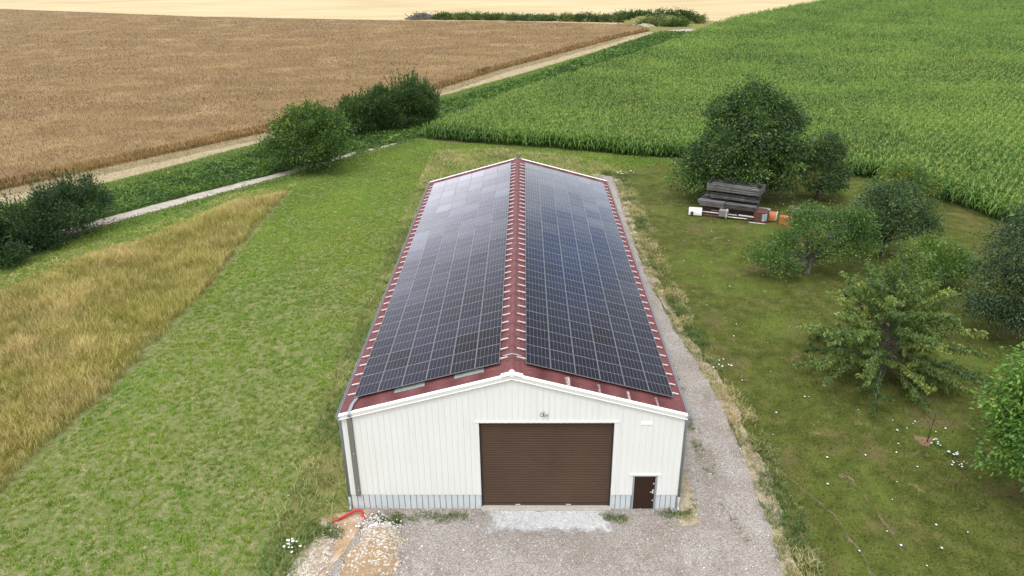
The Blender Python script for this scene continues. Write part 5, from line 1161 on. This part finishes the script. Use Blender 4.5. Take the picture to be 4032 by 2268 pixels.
def corn_plants(P, nl, tas, sc, h0):
    n = len(P)
    if not n: return
    H = h0 * (.88 + .24 * rng.random(n)); a0 = rng.random(n) * 6.283; tp = np.clip(.45 + .20 * rng.normal(0, 1, n) + (vn(P[:, 0], P[:, 1], 9, 3, 3) - .5) * .9, 0, .84)
    for j in range(nl):
        zf = (.30 + .62 * j / (nl - 1)) if nl > 4 else (.55 + .38 * j / (nl - 1)); az = a0 + (j % 2) * math.pi + rng.normal(0, .45, n)
        L_ = (.78 - .22 * abs(zf - .55)) * (.8 + .4 * rng.random(n)) * sc ** .35; w = .095 * sc; d = np.stack([np.cos(az), np.sin(az), 0 * az], 1); s_ = np.stack([-np.sin(az), np.cos(az), 0 * az], 1)
        base = P + np.stack([0 * H, 0 * H, H * zf], 1); r = (.30 + .25 * rng.random(n))[:, None]; Lc = L_[:, None]; up = np.array([0, 0, 1.0])
        p1 = base + d * Lc * .28 + up * Lc * r; p2 = base + d * Lc * .64 + up * Lc * (r * 1.15 - .08); p3 = base + d * Lc * .98 + up * Lc * (r * .3 - .28)
        wc = (w if np.ndim(w) == 0 else w[:, None]) * .5
        V = np.stack([base, p1 - s_ * wc, p1 + s_ * wc, p2 - s_ * wc * .8, p2 + s_ * wc * .8, p3], 1).reshape(-1, 3); i = np.arange(n)[:, None] * 6
        t = np.clip(tp + rng.normal(0, .1, n) + .10 * (zf - .6), 0, .85)
        b.add(V, i + np.array([[0, 2, 1]]), i + np.array([[1, 2, 4, 3]]), i + np.array([[3, 4, 5]]), t=np.repeat(t, 6))
    # stalk (three sided) and tassel
    r_ = .018 * sc if np.ndim(sc) == 0 else (.018 * sc)[:, None]
    an = np.arange(3) * 2.094; ring = np.stack([np.cos(an), np.sin(an), 0 * an], 1)
    rr3 = np.broadcast_to(r_, (n, 1))[:, None]
    V = np.concatenate([P[:, None] + ring[None] * rr3, P[:, None] + ring[None] * rr3 * .5 + np.stack([0 * H, 0 * H, H], 1)[:, None]], 1).reshape(-1, 3); i = np.arange(n)[:, None, None] * 6
    b.add(V, (i + np.array([[0, 1, 4, 3], [1, 2, 5, 4], [2, 0, 3, 5]])).reshape(-1, 4), t=np.repeat(np.clip(tp + .1, 0, .8), 6))
    for j in range(tas):
        Q = P + np.stack([0 * H, 0 * H, H * .99], 1); blades(b, Q, .20 + .14 * rng.random(n), .045 * sc if np.ndim(sc) == 0 else .045 * sc, .55, np.clip(.93 + .04 * rng.normal(0, 1, n), .89, 1), tri=True)


P = scatter(CORN, 7.5, .0, far=118); d_ = dcam(P); row = P[:, 0] * .788 - P[:, 1] * .615
# drilled rows parallel to the ditch
rr_ = np.round(row / .75) * .75; P[:, 0] += (rr_ - row) * .788 * .42; P[:, 1] -= (rr_ - row) * .615 * .42
ed_ = edge_dist(P, CORN_LEFT + CORN_FRONT); near = (d_ < 105)
corn_plants(P[near], 7, 3, 1.0, 2.05)
q_ = P[~near]; corn_plants(q_, 5, 3, np.clip(d_[~near] / 120, .95, 1.7), 2.05)
i_ = rng.integers(0, len(CORN_FRONT) - 1, 700); f_ = rng.random(700)[:, None]; CF = np.array(CORN_FRONT); P = np.zeros((700, 3)); P[:, :2] = CF[i_] * (1 - f_) + CF[i_ + 1] * f_ + rng.normal(0, .3, (700, 2)); P = P[in_view(P)]
corn_plants(P, 7, 2, 1.0, 1.65)
tag(b.build('corn_crop', [GR['corn'], M['corn_soil']]), 'tall green maize crop with pale tassels filling the field at upper right', 'crop', None, 'stuff')

# ------------------------------------------------------------------ white flowers
M['petal'] = simple('white_petal', (.82, .82, .80), .7, 0, .05, 5)
def umbel(name, heads, spread, hgt, label, x, y, group=None, hr=.05):
    t = empty(name, (x, y, 0), label, 'flowering plant', 0, group)
    st_ = MB()
    for k in range(heads):
        q = MB(); p = np.array([rng.normal(0, spread), rng.normal(0, spread), hgt * (.75 + .4 * rng.random())]); r = hr * (.7 + .6 * rng.random()); an = np.arange(8) * math.pi / 4
        V = np.concatenate([[p + (0, 0, r * .35)], np.stack([p[0] + r * np.cos(an), p[1] + r * np.sin(an), np.full(8, p[2])], 1), [p - (0, 0, r * .5)]])
        q.add(V, [(0, 1 + i, 1 + (i + 1) % 8) for i in range(8)], [(9, 1 + (i + 1) % 8, 1 + i) for i in range(8)]); q.build('flower', M['petal'], t)
        st_.tube([(p[0] * .3, p[1] * .3, 0), p - (0, 0, r * .4)], .006, 4, cap=False)
    n_ = heads * 9; P = np.stack([rng.normal(0, spread * .9, n_), rng.normal(0, spread * .9, n_), hgt * .7 * rng.random(n_)], 1); leaves(st_, P, .12, .05, rng.normal(0, 1, (n_, 3)), np.clip(rng.random(n_) * .7, 0, 1))
    st_.build('foliage', GR['weed'], t); return t
umbel('white_flower_plant', 15, .16, .42, 'white flowering plant in rough grass left of the stone bank', -9.8, -2.5)
umbel('white_flower_plant', 9, .22, .25, 'white flowering plant directly right of the sapling foot', 22.35, 5.0, None, .045)
umbel('white_flower_plant', 10, .2, .25, 'white flowering plant a step before the sapling, toward the bright walnut', 22.7, 4.2, None, .045)
umbel('white_flower_plant', 8, .2, .22, 'white flowering plant farthest before the sapling toward the camera', 22.55, 3.3, None, .04)
umbel('white_flower_plant', 10, .5, .4, 'scattered white flowering plant by the rear end of the gravel drive', 12.4, 55.6, None, .08)
umbel('white_flower_plant', 7, .3, .3, 'white flowering plant on the drive verge beside the barn middle', 12.9, 13.2, None, .05)
head = umbel('flower_head', 1, .01, .06, 'single white flower head dotting the mown lawn', 14.0, 6.0, 'white flower heads in the lawn', .036); head['category'] = 'flower'
fl = [(15.5, 1.9), (17.2, -1.0), (16.3, 4.2), (18.3, 4.4), (16.9, 9.6), (17.2, 9.6), (19.6, 8.4), (14.8, 8.0), (19.2, 2.0), (20.6, 3.2), (21.3, 6.5), (21.8, 6.9), (20.8, 6.4), (22.9, 6.2), (23.3, 6.6), (21.0, 7.3), (22.2, 7.4), (20.4, 5.0), (20.0, 4.2), (18.0, .8), (19.1, -.6), (17.0, -2.2), (18.8, -2.3), (15.4, -2.4), (17.7, -3.1), (20.5, -1.2),
      (14.1, 21.9), (15.3, 18.8), (14.6, 17.2), (16.8, 16.2), (13.5, 24.5), (15.0, 27.2), (13.9, 30.4), (16.2, 25.0), (12.9, 33.0), (14.8, 34.8), (13.6, 38.4), (15.8, 37.0), (17.6, 37.2), (13.2, 43.0), (14.6, 45.5), (12.6, 47.4), (16.4, 35.0), (18.8, 34.8), (13.9, 11.6), (15.9, 12.4), (12.9, 50.0), (14.4, 52.2), (16.1, 50.4), (-11.0, 1.2), (-9.2, 2.2), (-10.3, 16.3), (-10.8, 18.0)]
for x, y in fl:
    o = copy_tree(head); o.location = (x + rng.normal(0, .15), y + rng.normal(0, .15), 0); o.rotation_euler.z = rng.random() * 6
    k = .75 + .6 * rng.random(); o.scale = (k, k, 1)
